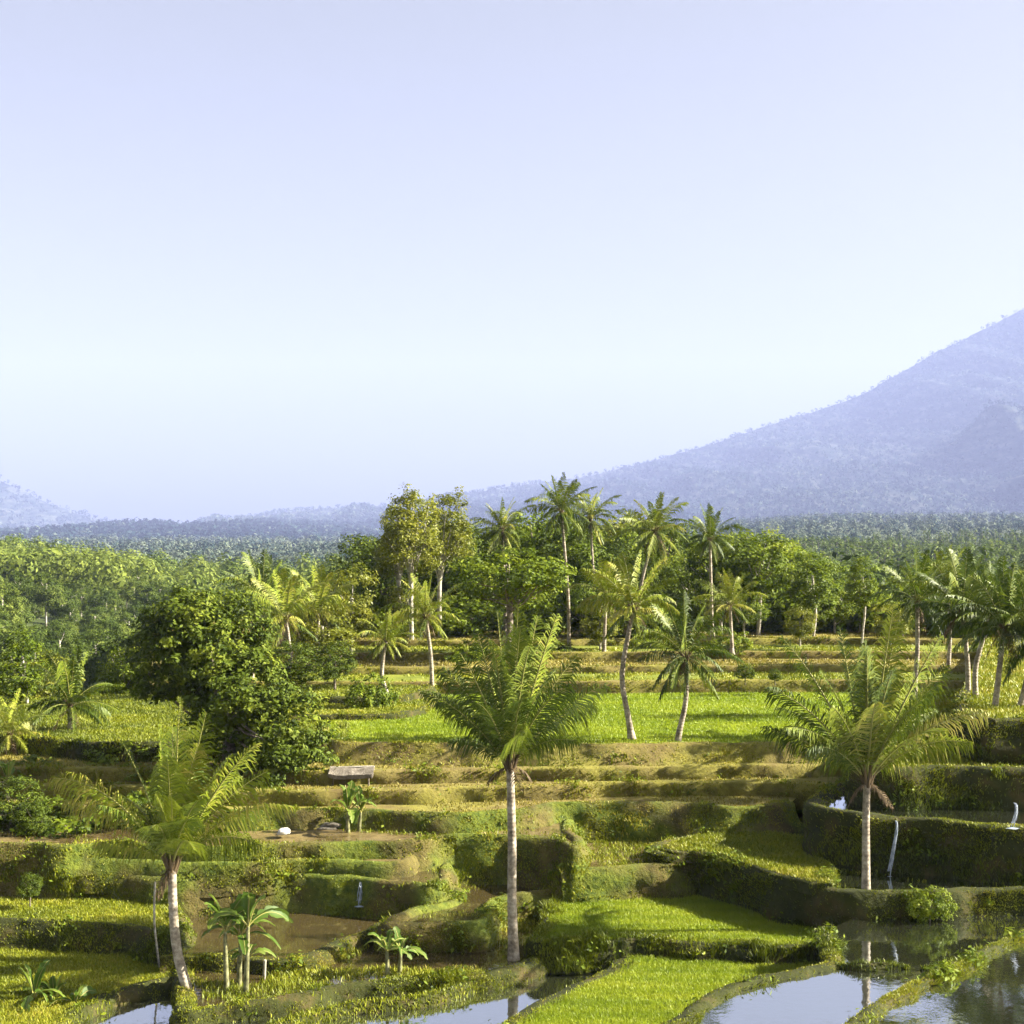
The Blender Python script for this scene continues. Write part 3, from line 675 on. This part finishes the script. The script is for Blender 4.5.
# the large dark leafed tree: three overlapping lobes, built on its own
b = at(232, 792, 62); e = empty('mango_tree', b, 'large dark leafed spreading tree, its crown hanging low over the terraces', 'tree')
k = 62 / F
def lobe(px, py, rx, ry, dy=0): return ((px - 232) * k, dy, (792 - py) * k, rx * k, rx * k * .9, ry * k)
a = MB(); C = crown(a, [lobe(192, 640, 56, 54), lobe(160, 655, 34, 50, .6), lobe(225, 640, 45, 48, .8), lobe(240, 690, 50, 48, -.5), lobe(290, 735, 45, 50, -.8), lobe(262, 770, 45, 34, -1), lobe(225, 730, 42, 45, .5)], 800, 46, .125, .5, .5, shell=.5)
t = MB(); limbs(t, C, (0, 0, 0), (-.4, 0, 4.2), .26, 30)
t.build('trunk', M['bark'], e, True); a.build('crown', M['mango'], e)

TREES = [
 ('feathery', 412, 486, 662, 104, 'tall feathery yellow green tree rising highest left of the palms, bare limbs showing', 1.0),
 ('feathery', 398, 500, 655, 109, 'tall feathery tree leaning out on the left of the highest feathery tree', .9),
 ('feathery', 440, 488, 655, 107, 'tall feathery tree standing close on the right of the highest feathery tree', .95),
 ('dark', 468, 520, 640, 122, 'dark evergreen tree filling the gap behind the tall feathery trees', 1.),
 ('broad', 508, 548, 655, 96, 'broad round green tree spreading behind the central palm', 1.25),
 ('pale', 352, 562, 668, 98, 'light yellow green tree standing left of the feathery pair', .9),
 ('pale', 322, 596, 684, 92, 'pale green bushy tree beside the large dark tree, white limbs showing', 1.2),
 ('dark', 385, 545, 650, 112, 'dark tree in shade below the feathery trees', 1.),
 ('round', 690, 552, 640, 116, 'mid green tree left of the thin trunked palm at the back of the terraces', 1.),
 ('round', 722, 530, 645, 110, 'rounded tree behind the thin white trunked palm', .9),
 ('round', 758, 526, 640, 110, 'tall rounded bright green tree on a forked pale trunk at the end of the terraces', 1.1),
 ('round', 786, 545, 640, 118, 'smaller rounded tree just right of the forked pale trunk tree', .9),
 ('slender', 812, 552, 650, 108, 'upright tree with an uneven crown between the round trees and the lollipop tree', 1.3),
 ('slender', 862, 556, 640, 100, 'small lollipop shaped tree on a thin white trunk', 1.2),
 ('dark', 620, 540, 645, 120, 'dark tree behind the leaning palm at the treeline', 1.),
 ('dark', 545, 545, 650, 118, 'dark tree close behind the trunk of the tallest palm', .9),
 ('broad', 585, 575, 655, 108, 'low spreading tree in the undergrowth right of the tallest palm trunk', 1.),
 ('dark', 655, 560, 640, 114, 'dark tree under the big headed palm', .9),
 ('pale', 600, 600, 660, 100, 'bright green low tree before the dark treeline', 1.1),
 ('dark', 290, 640, 700, 78, 'dense dark tree filling the shade behind the large dark tree', 1.3),
 ('dark', 335, 640, 692, 82, 'dense dark low tree at the left end of the upper terraces', 1.2),
 ('pale', 395, 620, 668, 96, 'small yellow green tree at the left end of the treeline', 1.),
 ('round', 835, 590, 645, 112, 'low green tree left of the lollipop tree', 1.2),
 ('pale', 890, 600, 655, 104, 'pale low tree right of the lollipop tree', 1.3),
 ('round', 745, 590, 645, 106, 'low green tree below the tall rounded one', 1.2),
 ('pale', 800, 605, 652, 104, 'small yellow green tree with pale stems at the back of the dry terraces', 1.1),
]
for k_, px, tp, bp, Y, lab, w in TREES: tree_at(k_, px, tp, bp, Y, lab, width=w, group='trees along the back of the terraces')
# second row behind, filling the belt of trees
kinds = ['dark', 'round', 'mid', 'broad', 'pale', 'slender']
for n in range(110):
    px = RNG.uniform(325, 1080); Y = RNG.uniform(120, 165)
    kd = ['dark', 'round', 'broad', 'round', 'pale', 'slender'][n % 6]
    X = (px - 512) / F * Y; hh = ground_h(np.array([X]), np.array([Y]))[0]
    zt = 9.5 if px < 400 else 11.5 if px < 680 else (9.5 if px < 800 else 6.)
    tree(kd, (X, Y, CZ - hh), zt * RNG.uniform(.8, 1.05), 'leafy tree standing in the belt of trees behind the terraces', group='belt of trees behind the terraces')
TREES2 = [
 ('round', 128, 645, 735, 88, 'rounded tree on the meadow between the shaded palm and the large dark tree', .9),
 ('slender', 22, 628, 748, 80, 'upright leafy tree near the photo edge behind the shaded palm', 1.2),
 ('pale', 50, 648, 742, 85, 'pale leafy tree at the foot of the wooded hill behind the shaded palm', 1.1),
 ('dark', 12, 775, 850, 57, 'dark low tree added for shade, hugging the photo edge above the lower meadow', 1.2),  # tree added to throw shade over the left edge
]
for k_, px, tp, bp, Y, lab, w in TREES2: tree_at(k_, px, tp, bp, Y, lab, width=w, group='trees at the foot of the wooded hill')
BUSH = [
 (745, 664, 684, 84, 'dark rounded bush on the brown terrace behind the short palm', 'dark', 1.3), (775, 668, 685, 84, 'dark bush right of the rounded one on the brown terrace', 'dark', 1.1),
 (730, 628, 655, 98, 'low round bush at the foot of the round trees', 'bush', 1.2), (560, 640, 662, 99, 'low bush at the foot of the tallest palm', 'bush', 1.2),
 (650, 632, 652, 102, 'low bush between the leaning palm and the thin trunked palm', 'bush', 1.4), (470, 640, 668, 96, 'low bush left of the central palm at the back terraces', 'bush', 1.2),
 (35, 800, 850, 56, 'dark bush in the shade at the left edge of the terraces', 'dark', 1.2), (90, 790, 845, 57, 'dense bush behind the left palm in the shade', 'bush', 1.5),
 (150, 770, 830, 60, 'green bush in front of the large dark tree at its left foot', 'bush', 1.1), (30, 872, 905, 51, 'small dark round bush on the meadow at the left edge', 'dark', 1.),
 (120, 740, 790, 64, 'leafy bush at the left foot of the large dark tree', 'bush', 1.3), (20, 755, 800, 63, 'bush below the shaded palm near the photo edge', 'bush', 1.5),
 
 (370, 672, 712, 76, 'grey green shrub left on the upper meadow', 'bush', .9), (845, 925, 965, 47, 'yellow green shrub at the corner of the mirrored pond', 'bush', .8),
 (930, 884, 918, 47.3, 'low bright shrub on the bank right of the palm', 'bush', .9),
]
for px, tp, bp, Y, lab, kd, w in BUSH: tree_at(kd, px, tp, bp, Y, lab, cat='bush', name='bush', width=w, group='bushes among the terraces')

for n in range(70):
    px = RNG.uniform(330, 1060); Y = RNG.uniform(107, 121)
    X = (px - 512) / F * Y; hh = min(7.1, ground_h(np.array([X]), np.array([Y]))[0])
    kd = ['bush', 'pale', 'bush', 'dark', 'round', 'bush'][n % 6]
    tree(kd, (X, Y, CZ - hh - .1), RNG.uniform(2.2, 4.8), 'low leafy bush in the undergrowth along the back edge of the terraces', cat='bush', name='bush', width=1.25, group='undergrowth along the treeline')

# wooded hillside: trees one by one
n = 0
spots = []
for _ in range(6000):
    Y = math.exp(RNG.uniform(math.log(100), math.log(330))); r = RNG.uniform(-.46, -.155)
    X = r * Y
    if all((X - a) ** 2 + (Y - c) ** 2 > (2.6 + Y * .013) ** 2 for a, c in spots): spots.append((X, Y))
    if len(spots) >= 290: break
HT = []
for k in range(5):
    a = MB(); hgt = [7.5, 9, 6.5, 8, 10][k]; w = [2.6, 2.2, 2.9, 2.5, 2.][k]
    C = crown(a, [(0, 0, hgt - 2.6, w, w, 2.4), (w * .5, .3, hgt - 4, w * .8, w * .8, 1.6), (-w * .5, -.2, hgt - 3.6, w * .7, w * .7, 1.7)], 120, 56, .14, .66, [.35, .5, .65, .45, .55][k])
    limbs(a, C, (0, 0, 0), (0, 0, hgt - 2), .16, 6, 1)
    HT.append(a)
HO = []
for i, (X, Y) in enumerate(sorted(spots, key=lambda s: s[1])):
    k = i % 5
    if i < 5: o = HT[k].build('hillside_tree', [M['hill'], M['pale_bark']]); HO.append(o)
    else: o = HO[k].copy(); COL.objects.link(o)
    o.location = (X, Y, CZ - ground_h(np.array([X]), np.array([Y]))[0] - .3)
    s = RNG.uniform(.55, 1.25); o.scale = (s, s, s * RNG.uniform(.85, 1.1)); o.rotation_euler = (0, 0, RNG.uniform(0, 6.28))
    tag(o, 'leafy green tree among the many covering the wooded hillside', 'tree', 'trees on the wooded hillside')

# far woods as one mass
def forest(name, P, H, Wd, K, s, tint, mat, label, trunks=False):
    n = len(P); mb = MB(); idx = np.repeat(np.arange(n), K); m = len(idx)
    d = RNG.normal(size=(m, 3)); d /= np.linalg.norm(d, axis=1)[:, None]
    rad = .5 + .5 * RNG.random(m) ** .6
    q = P[idx] + np.stack([d[:, 0] * Wd[idx] * rad, d[:, 1] * Wd[idx] * rad, H[idx] * (.66 + .36 * d[:, 2] * rad)], 1)
    tt = np.clip(tint + RNG.normal(0, .2, n), 0, 1)
    leaves(mb, q, d * 1.3 + np.array([0, 0, .35]) + RNG.normal(0, .3, (m, 3)), s * (Wd[idx] / Wd.mean()) * RNG.uniform(.6, 1.3, m), tt[idx] + RNG.normal(0, .1, m))
    if trunks:
        w = .22
        A = np.stack([P + [-w, 0, 0], P + [w, 0, 0], P + np.stack([np.full(n, w), 0 * H, H * .8], 1), P + np.stack([np.full(n, -w), 0 * H, H * .8], 1),
                      P + [0, w, 0], P + [0, -w, 0], P + np.stack([0 * H, np.full(n, -w), H * .8], 1), P + np.stack([0 * H, np.full(n, w), H * .8], 1)], 1).reshape(-1, 3)
        f = np.arange(n)[:, None] * 8
        mb.add(A, np.vstack([f + [[0, 1, 2, 3]], f + [[4, 5, 6, 7]]]), 1)
    o = mb.build(name, [M[mat], M['pale_bark']]); return tag(o, label, 'forest', kind='stuff')
def scatter(n, r0, r1, y0, y1):
    Y = np.exp(RNG.uniform(math.log(y0), math.log(y1), n)); X = RNG.uniform(r0, r1, n) * Y
    return np.stack([X, Y, CZ - ground_h(X, Y)], 1)
P = scatter(1300, -.5, -.12, 300, 640)
forest('forest', P, RNG.uniform(6, 13, len(P)), RNG.uniform(2.2, 5.2, len(P)), 90, .6, .5, 'hill', 'hazy green wood covering the top of the hillside')
P = scatter(1500, -.2, .55, 170, 480)
forest('forest', P, RNG.uniform(5, 12, len(P)), RNG.uniform(2, 4.4, len(P)), 90, .5, .5, 'hill', 'green wood filling the valley beyond the terraces')
P = scatter(2600, .1, .55, 430, 1000)
forest('forest', P, RNG.uniform(11, 16, len(P)), RNG.uniform(1.4, 2.4, len(P)), 44, .8, .22, 'hill', 'plantation of slim pale trunked trees at the foot of the mountain', True)
P = scatter(7000, -.55, .6, 620, 4400); g = np.clip(P[:, 1] / 1500, .7, 2)
forest('forest', P, RNG.uniform(9, 15, len(P)) * g, RNG.uniform(4, 7, len(P)) * g, 30, 1.9, .68, 'far', 'hazy far woods on the plain below the mountains')  # bluish leaf colour stands in for haze the thin air leaves out

# ================================================================ MOUNTAINS
def mountain(name, outline, Yc, Y0, Yb, amp, seed, nx=420, ny=230, spurs=(), ntree=0, th=24):
    ox = np.array([(p - 512) / F * Yc for p, _ in outline]); oz = np.array([(HY - q) / F * Yc for _, q in outline])
    x = np.linspace(ox[0], ox[-1], nx); y = np.linspace(Y0, Yb, ny)
    def height(Xx, Yy):
        cr = np.interp(Xx, ox, oz)
        f = np.where(Yy <= Yc, (Yy - Y0) / (Yc - Y0), 1 - (Yy - Yc) / (Yb - Yc) * .8)
        f = np.clip(f, 0, 1) ** 1.15
        Z = cr * f
        g = np.abs(fbm(Xx / 420 + Yy / 2600, Yy / 2600, seed, 4) - .47) * 2
        Z = Z + (g - .25) * amp * f * np.clip(cr / 250, .15, 1) * np.where(Yy < Yc, np.clip((Yc - Yy) / 700, .05, 1), .2)
        for px, py, Y, rx, ry, hh in spurs:
            dx = (Xx - (px - 512) / F * Y); dx = np.where(dx < 0, dx / (rx * .45), dx / (rx * 1.6)); dy = (Yy - Y) / ry
            Z = Z + hh * np.exp(-(dx ** 2 + dy ** 2))
        return Z + (fbm(Xx / 40, Yy / 200, seed + 5, 3) - .44) * 16 * np.clip(f * 3, 0.2, 1) + CZ
    Yy, Xx = np.meshgrid(y, x, indexing='ij')
    V = np.stack([Xx, Yy, height(Xx, Yy)], -1).reshape(-1, 3)
    i = np.arange(ny - 1)[:, None] * nx; j = np.arange(nx - 1)[None]
    mb = MB(); mb.add(V, np.stack([i + j, i + j + 1, i + nx + j + 1, i + nx + j], -1).reshape(-1, 4))
    o = tag(mb.build(name, M['mtn'], smooth=True), kind='structure')
    if ntree:
        Y = RNG.uniform(Y0 + (Yc - Y0) * .08, Yc * 1.01, ntree); X = RNG.uniform(-.42, .5, ntree) * Y
        Xc = np.clip(X, ox[0], ox[-1]); k = (Xc == X); X = X[k]; Y = Y[k]
        P = np.stack([X, Y, height(X, Y) - 3], 1); q = RNG.uniform(.5, 1.3, len(P)) ** 1.3
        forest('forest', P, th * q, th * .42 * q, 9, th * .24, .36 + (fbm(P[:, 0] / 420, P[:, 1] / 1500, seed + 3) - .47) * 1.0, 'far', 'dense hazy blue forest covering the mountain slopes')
    return o
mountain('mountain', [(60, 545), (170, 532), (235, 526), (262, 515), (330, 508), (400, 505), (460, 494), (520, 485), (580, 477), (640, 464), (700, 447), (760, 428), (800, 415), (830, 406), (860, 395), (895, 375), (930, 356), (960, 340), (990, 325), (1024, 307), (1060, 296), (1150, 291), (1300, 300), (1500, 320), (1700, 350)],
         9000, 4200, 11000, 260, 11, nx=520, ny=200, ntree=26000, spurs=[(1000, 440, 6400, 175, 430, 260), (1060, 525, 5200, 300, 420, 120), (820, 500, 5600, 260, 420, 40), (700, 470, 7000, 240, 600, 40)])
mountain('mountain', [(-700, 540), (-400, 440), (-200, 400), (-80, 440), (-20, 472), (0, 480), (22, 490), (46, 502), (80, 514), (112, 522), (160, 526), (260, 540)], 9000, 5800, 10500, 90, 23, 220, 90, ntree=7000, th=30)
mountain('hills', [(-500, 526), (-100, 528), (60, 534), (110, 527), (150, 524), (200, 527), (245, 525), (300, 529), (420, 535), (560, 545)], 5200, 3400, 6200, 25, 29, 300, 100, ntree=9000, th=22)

# ================================================================ SMALL THINGS
def banana(base_px, base_py, Y, stems, label, name='banana_plant'):
    b = at(base_px, base_py, Y); e = empty(name, b, label, 'banana plant', 'banana plants in the paddies'); k = Y / F
    for dx, dz, hgt, lean, nl, Ls in stems:
        p0 = np.array([dx * k, dz, -.1]); p1 = np.array([(dx + lean) * k, dz, hgt * k])
        mb = MB(); tube(mb, [p0, (p0 * .6 + p1 * .4), p1], [.1, .085, .05], 9, 0); mb.build('stem', M['banana_stem'], e, True)
        for q in range(nl + 3):
            az = q * 2.4 + RNG.uniform(0, .8); el = RNG.uniform(.25, 1.35); L = Ls * k * RNG.uniform(.75, 1.1)
            d = np.array([math.cos(az) * math.cos(el), math.sin(az) * math.cos(el), math.sin(el)])
            T = p1 + d * L; Cc = p1 + d * L * .5 + np.array([0, 0, .22 * L])
            T = T - np.array([0, 0, .55 * L * math.cos(el)])
            t = np.linspace(0, 1, 18); S = (1 - t)[:, None] ** 2 * p1 + (2 * t * (1 - t))[:, None] * Cc + (t ** 2)[:, None] * T
            Tn = np.gradient(S, axis=0); Tn /= np.linalg.norm(Tn, axis=1)[:, None]
            sd = np.array([-math.sin(az), math.cos(az), 0]); nr = np.cross(Tn, sd); ro = RNG.normal(0, .5)
            sd = sd * math.cos(ro) + nr * math.sin(ro)
            wd = L * .125 * np.sin(np.pi * np.clip((t - .12) / .9, 0, 1)) ** .6 + .012
            nr = np.cross(Tn, sd)
            jag = np.where(RNG.random((18, 2)) < .25, RNG.uniform(.35, .7, (18, 2)), RNG.uniform(.85, 1.1, (18, 2)))
            Lf = S + sd * (wd * jag[:, 0])[:, None] + nr * (wd * .25)[:, None]; Rt = S - sd * (wd * jag[:, 1])[:, None] + nr * (wd * .25)[:, None]
            Vv = np.stack([Lf, S, Rt], 1).reshape(-1, 3); i = np.arange(17)[:, None] * 3
            mb = MB(); mb.add(Vv, np.vstack([i + [[0, 1, 4, 3]], i + [[1, 2, 5, 4]]]), 0, RNG.uniform(.3, .9))
            tube(mb, S, np.linspace(.025, .006, 18), 4, 1, .9)
            mb.build('leaf', [M['banana'], M['rachis']], e)
    return e
banana(236, 1004, 43.9, [(-9, 0, 72, -2, 7, 50), (0, .4, 62, 2, 6, 46), (11, -.3, 80, 3, 7, 52), (4, .6, 40, 4, 4, 30)], 'clump of three tall banana plants with white stems on the bund beside the curving palm')
banana(392, 986, 45.2, [(-4, 0, 34, -1, 5, 34), (6, .3, 30, 2, 4, 30)], 'pair of small banana plants on the bund between the curving palm and the central palm')
banana(352, 838, 56, [(-4, 0, 26, 0, 5, 34), (5, .3, 24, 3, 5, 30)], 'small banana clump with pale stems below the field shelter')
banana(32, 1020, 43.2, [(0, 0, 22, 2, 7, 46), (14, .4, 16, 4, 5, 34)], 'leafy banana plant on the meadow in the bottom corner, without a tall stem')
banana(75, 1022, 43, [(0, 0, 16, 0, 5, 32)], 'small banana shoot beside the leafy one in the bottom corner')
banana(8, 812, 60, [(0, 0, 30, 0, 5, 30)], 'banana plant at the photo edge below the hill')

M['pale_stone'] = ground_mat('pale_stone', [(.3, (.35, .34, .31)), (.6, (.6, .58, .54))], 3, .85, .6, 8)
def rock(px, py, Y, w, hh, dp, label, seed, mat='rock'):
    me = bpy.data.meshes.new('rock'); import bmesh
    bm = bmesh.new(); bmesh.ops.create_icosphere(bm, subdivisions=3, radius=1)
    for v in bm.verts:
        c = v.co; s = 1 + 1.1 * (float(fbm(np.array([c.x * 1.4 + seed + c.z]), np.array([c.y * 1.4 + c.z * 1.1]), int(seed * 10))[0]) - .47)
        v.co = Vector((c.x * w * s, c.y * dp * s, max(-.35, c.z) * hh * s))
    bm.to_mesh(me); bm.free(); me.materials.append(M[mat])
    for p in me.polygons: p.use_smooth = True
    o = bpy.data.objects.new('rock', me); COL.objects.link(o); o.location = at(px, py, Y); o.rotation_euler = (0, 0, seed)
    return tag(o, label, 'rock', 'rocks by the terraces')
M['thatch'] = ground_mat('weathered_thatch', [(.3, (.10, .085, .065)), (.55, (.2, .175, .14)), (.75, (.33, .3, .25))], 4, .95, .9, 14)
b = at(352, 786, 60.6); e = empty('field_shelter', b, 'low grey thatched field shelter at the edge of the brown terraces below the green field', 'shelter')
mb = MB(); nx_, ny_ = 25, 9
gx, gy = np.meshgrid(np.linspace(-.95, .95, nx_), np.linspace(-.62, .62, ny_), indexing='ij')
sag = .62 + .26 * (1 - np.abs(gy) / .62) + (fbm(gx * 3 + 9, gy * 4, 3) - .47) * .10 - .05 * np.cos(gx * 1.6)
top = np.stack([gx + (fbm(gx * 2, gy * 5, 6) - .47) * .1, gy, sag], -1).reshape(-1, 3); und = top - [0, 0, .12]
i = np.arange(nx_ - 1)[:, None] * ny_; j = np.arange(ny_ - 1)[None]
q = np.stack([i + j, i + ny_ + j, i + ny_ + j + 1, i + j + 1], -1).reshape(-1, 4)
mb.add(top, q); mb.add(und, q[:, ::-1])
rim = np.concatenate([np.arange(nx_) * ny_, (nx_ - 1) * ny_ + np.arange(1, ny_), np.arange(nx_ - 2, -1, -1) * ny_ + ny_ - 1, np.arange(ny_ - 2, 0, -1)])
nr_ = len(rim); ia = np.arange(nr_); mb.add(np.vstack([top[rim], und[rim] - [0, 0, .05]]), np.stack([ia, (ia + 1) % nr_, nr_ + (ia + 1) % nr_, nr_ + ia], -1))
mb.build('roof', M['thatch'], e)
for sx, sy in ((-1, -1), (-1, 1), (1, -1), (1, 1)):
    mb = MB(); tube(mb, [(sx * .78, sy * .45, -.3), (sx * .77, sy * .45, .2), (sx * .76, sy * .44, .62)], [.04, .037, .034], 7); mb.build('post', M['bark'], e, True)
mb = MB(); tube(mb, [(-.95, 0, .80), (0, 0, .82), (.97, .02, .84)], .045, 7); mb.build('ridge_pole', M['pale_bark'], e, True)
rock(328, 826, 57, .8, .2, .5, 'flat dark rock behind the banana clump', .1)
rock(283, 832, 55, .24, .17, .25, 'white stone on the grass right of the left palm crown', 2., 'pale_stone')

def pole(name, px, p0, p1, Y, r, bend, label):
    b = at(px, p0, Y); d = at(p1[0], p1[1], Y) - b
    mb = MB(); tube(mb, smooth_line([(0, 0, -.2), d * .5 + [bend, 0, 0], d], .15), r, 6)
    o = mb.build(name, M['pale_bark'], None, True, b); return tag(o, label, 'pole')
pole('bamboo_pole', 160, 966, (155, 882), 46.5, .035, -.1, 'thin crooked pale pole standing left of the curving palm trunk')
pole('wooden_post', 264, 982, (265, 960), 45, .05, 0, 'short white post on the bank right of the banana clump')
pole('wooden_post', 712, 640, (712, 618), 100, .05, 0, 'thin pale post at the foot of the thin trunked palm') if False else None

# small waterfalls spilling from paddy to paddy: rounded sheets that follow the bank
def fall(x0, y0, x1, y1, h0, wpx, thick=.05):
    a = W(x0, y0, h0); Y = a[1] - .35; t = np.linspace(0, 1, 12)
    z1 = at(x1, y1, Y)[2]; X1 = at(x1, y1, Y)[0]
    P = np.stack([a[0] + (X1 - a[0]) * t ** 1.3, a[1] + .25 - .62 * np.sqrt(t), a[2] + .06 + (z1 - a[2] - .06) * t ** 1.25], 1)
    mb = MB()
    for s in range(12):
        j = np.cumsum(RNG.normal(0, .012, 12)); o = RNG.uniform(-.5, .5) * wpx * Y / F
        r = wpx * Y / F * RNG.uniform(.04, .085) * (1 + .6 * t) * RNG.uniform(.7, 1.3, 12)
        e = int(RNG.integers(8, 13))
        tube(mb, (P + np.stack([o * (.5 + .6 * t) + j, RNG.normal(0, .03) + j, 0 * t], 1))[:e], r[:e], 6, 0)
    th = np.arange(14) / 14 * 2 * np.pi; rr = wpx * Y / F * RNG.uniform(.8, 1.4, 14); q = P[-1] + [0, -.05, .05]
    rim = np.stack([q[0] + np.cos(th) * rr * 1.5, q[1] + np.sin(th) * rr, np.full(14, q[2] - .05)], 1)
    mb.add(np.vstack([rim, q]), np.stack([np.arange(14), (np.arange(14) + 1) % 14, np.full(14, 14)], 1))
    return tag(mb.build('waterfall', M['foam'], smooth=True), kind='structure')
fall(898, 824, 889, 877, 10.1, 5)
fall(1017, 806, 1012, 828, 9.2, 3.5)
fall(853, 789, 848, 803, 10.1, 3)
fall(362, 881, 359, 906, 12.5, 3)
fall(373, 790, 371, 808, 10.34, 4)

# ================================================================ AIR, LIGHT, CAMERA
import bmesh
SUN_EL, SUN_AZ = math.radians(31), math.radians(88)     # azimuth from +Y towards +X
bm = bmesh.new(); bmesh.ops.create_cube(bm, size=1); me = bpy.data.meshes.new('haze'); bm.to_mesh(me); bm.free()
hz = bpy.data.objects.new('haze', me); COL.objects.link(hz)
TOP, BOT = 1800., -14.
hz.scale = (23500, 14500, TOP - BOT); hz.location = (900, 6500, (TOP + BOT) / 2)
m, nt, out = nm('haze_air')
v = N(nt, 'ShaderNodeVolumePrincipled', Density=.000082, Anisotropy=.0); v.inputs['Color'].default_value = (.46, .55, 1, 1)
nt.links.new(v.outputs[0], out.inputs['Volume']); me.materials.append(m); tag(hz, kind='stuff')

sun = bpy.data.lights.new('sun', 'SUN'); sun.energy = 5.0; sun.angle = math.radians(.5); sun.color = (1, .92, .76)
so = bpy.data.objects.new('sun', sun); COL.objects.link(so)
dirv = Vector((math.sin(SUN_AZ) * math.cos(SUN_EL), math.cos(SUN_AZ) * math.cos(SUN_EL), math.sin(SUN_EL)))
so.rotation_euler = dirv.to_track_quat('Z', 'Y').to_euler(); so.location = (60, 0, 60)

w = bpy.data.worlds.new('World'); scene.world = w; w.use_nodes = True
nt = w.node_tree; bg = nt.nodes['Background']
sk = nt.nodes.new('ShaderNodeTexSky'); sk.sky_type = 'NISHITA'; sk.sun_disc = False
sk.sun_elevation = SUN_EL; sk.sun_rotation = SUN_AZ; sk.altitude = 300; sk.air_density = 1.0; sk.dust_density = 4.6; sk.ozone_density = 1.0
hs = N(nt, 'ShaderNodeHueSaturation', Saturation=.2, Value=.6); nt.links.new(sk.outputs[0], hs.inputs['Color']); nt.links.new(mult(nt, hs.outputs[0], (.965, .965, .90)), bg.inputs[0]); bg.inputs[1].default_value = .05

cam = bpy.data.cameras.new('camera'); co = bpy.data.objects.new('camera', cam); COL.objects.link(co)
co.location = (0, 0, CZ); co.rotation_euler = (math.pi / 2, 0, 0)
cam.sensor_width = 36; cam.sensor_fit = 'HORIZONTAL'; cam.lens = F / 1024 * 36
cam.shift_y = (HY - 512) / 1024
cam.clip_start = .1; cam.clip_end = 30000
scene.camera = co
vs = scene.view_settings; vs.view_transform = 'Standard'; vs.look = 'None'; vs.exposure = 2.5; vs.gamma = 1; vs.use_curve_mapping = False
scene.cycles.max_bounces = 6; scene.cycles.diffuse_bounces = 2; scene.cycles.glossy_bounces = 3; scene.cycles.transmission_bounces = 3; scene.cycles.volume_bounces = 0
scene.cycles.use_adaptive_sampling = True; scene.cycles.adaptive_threshold = .02
scene.cycles.use_denoising = True
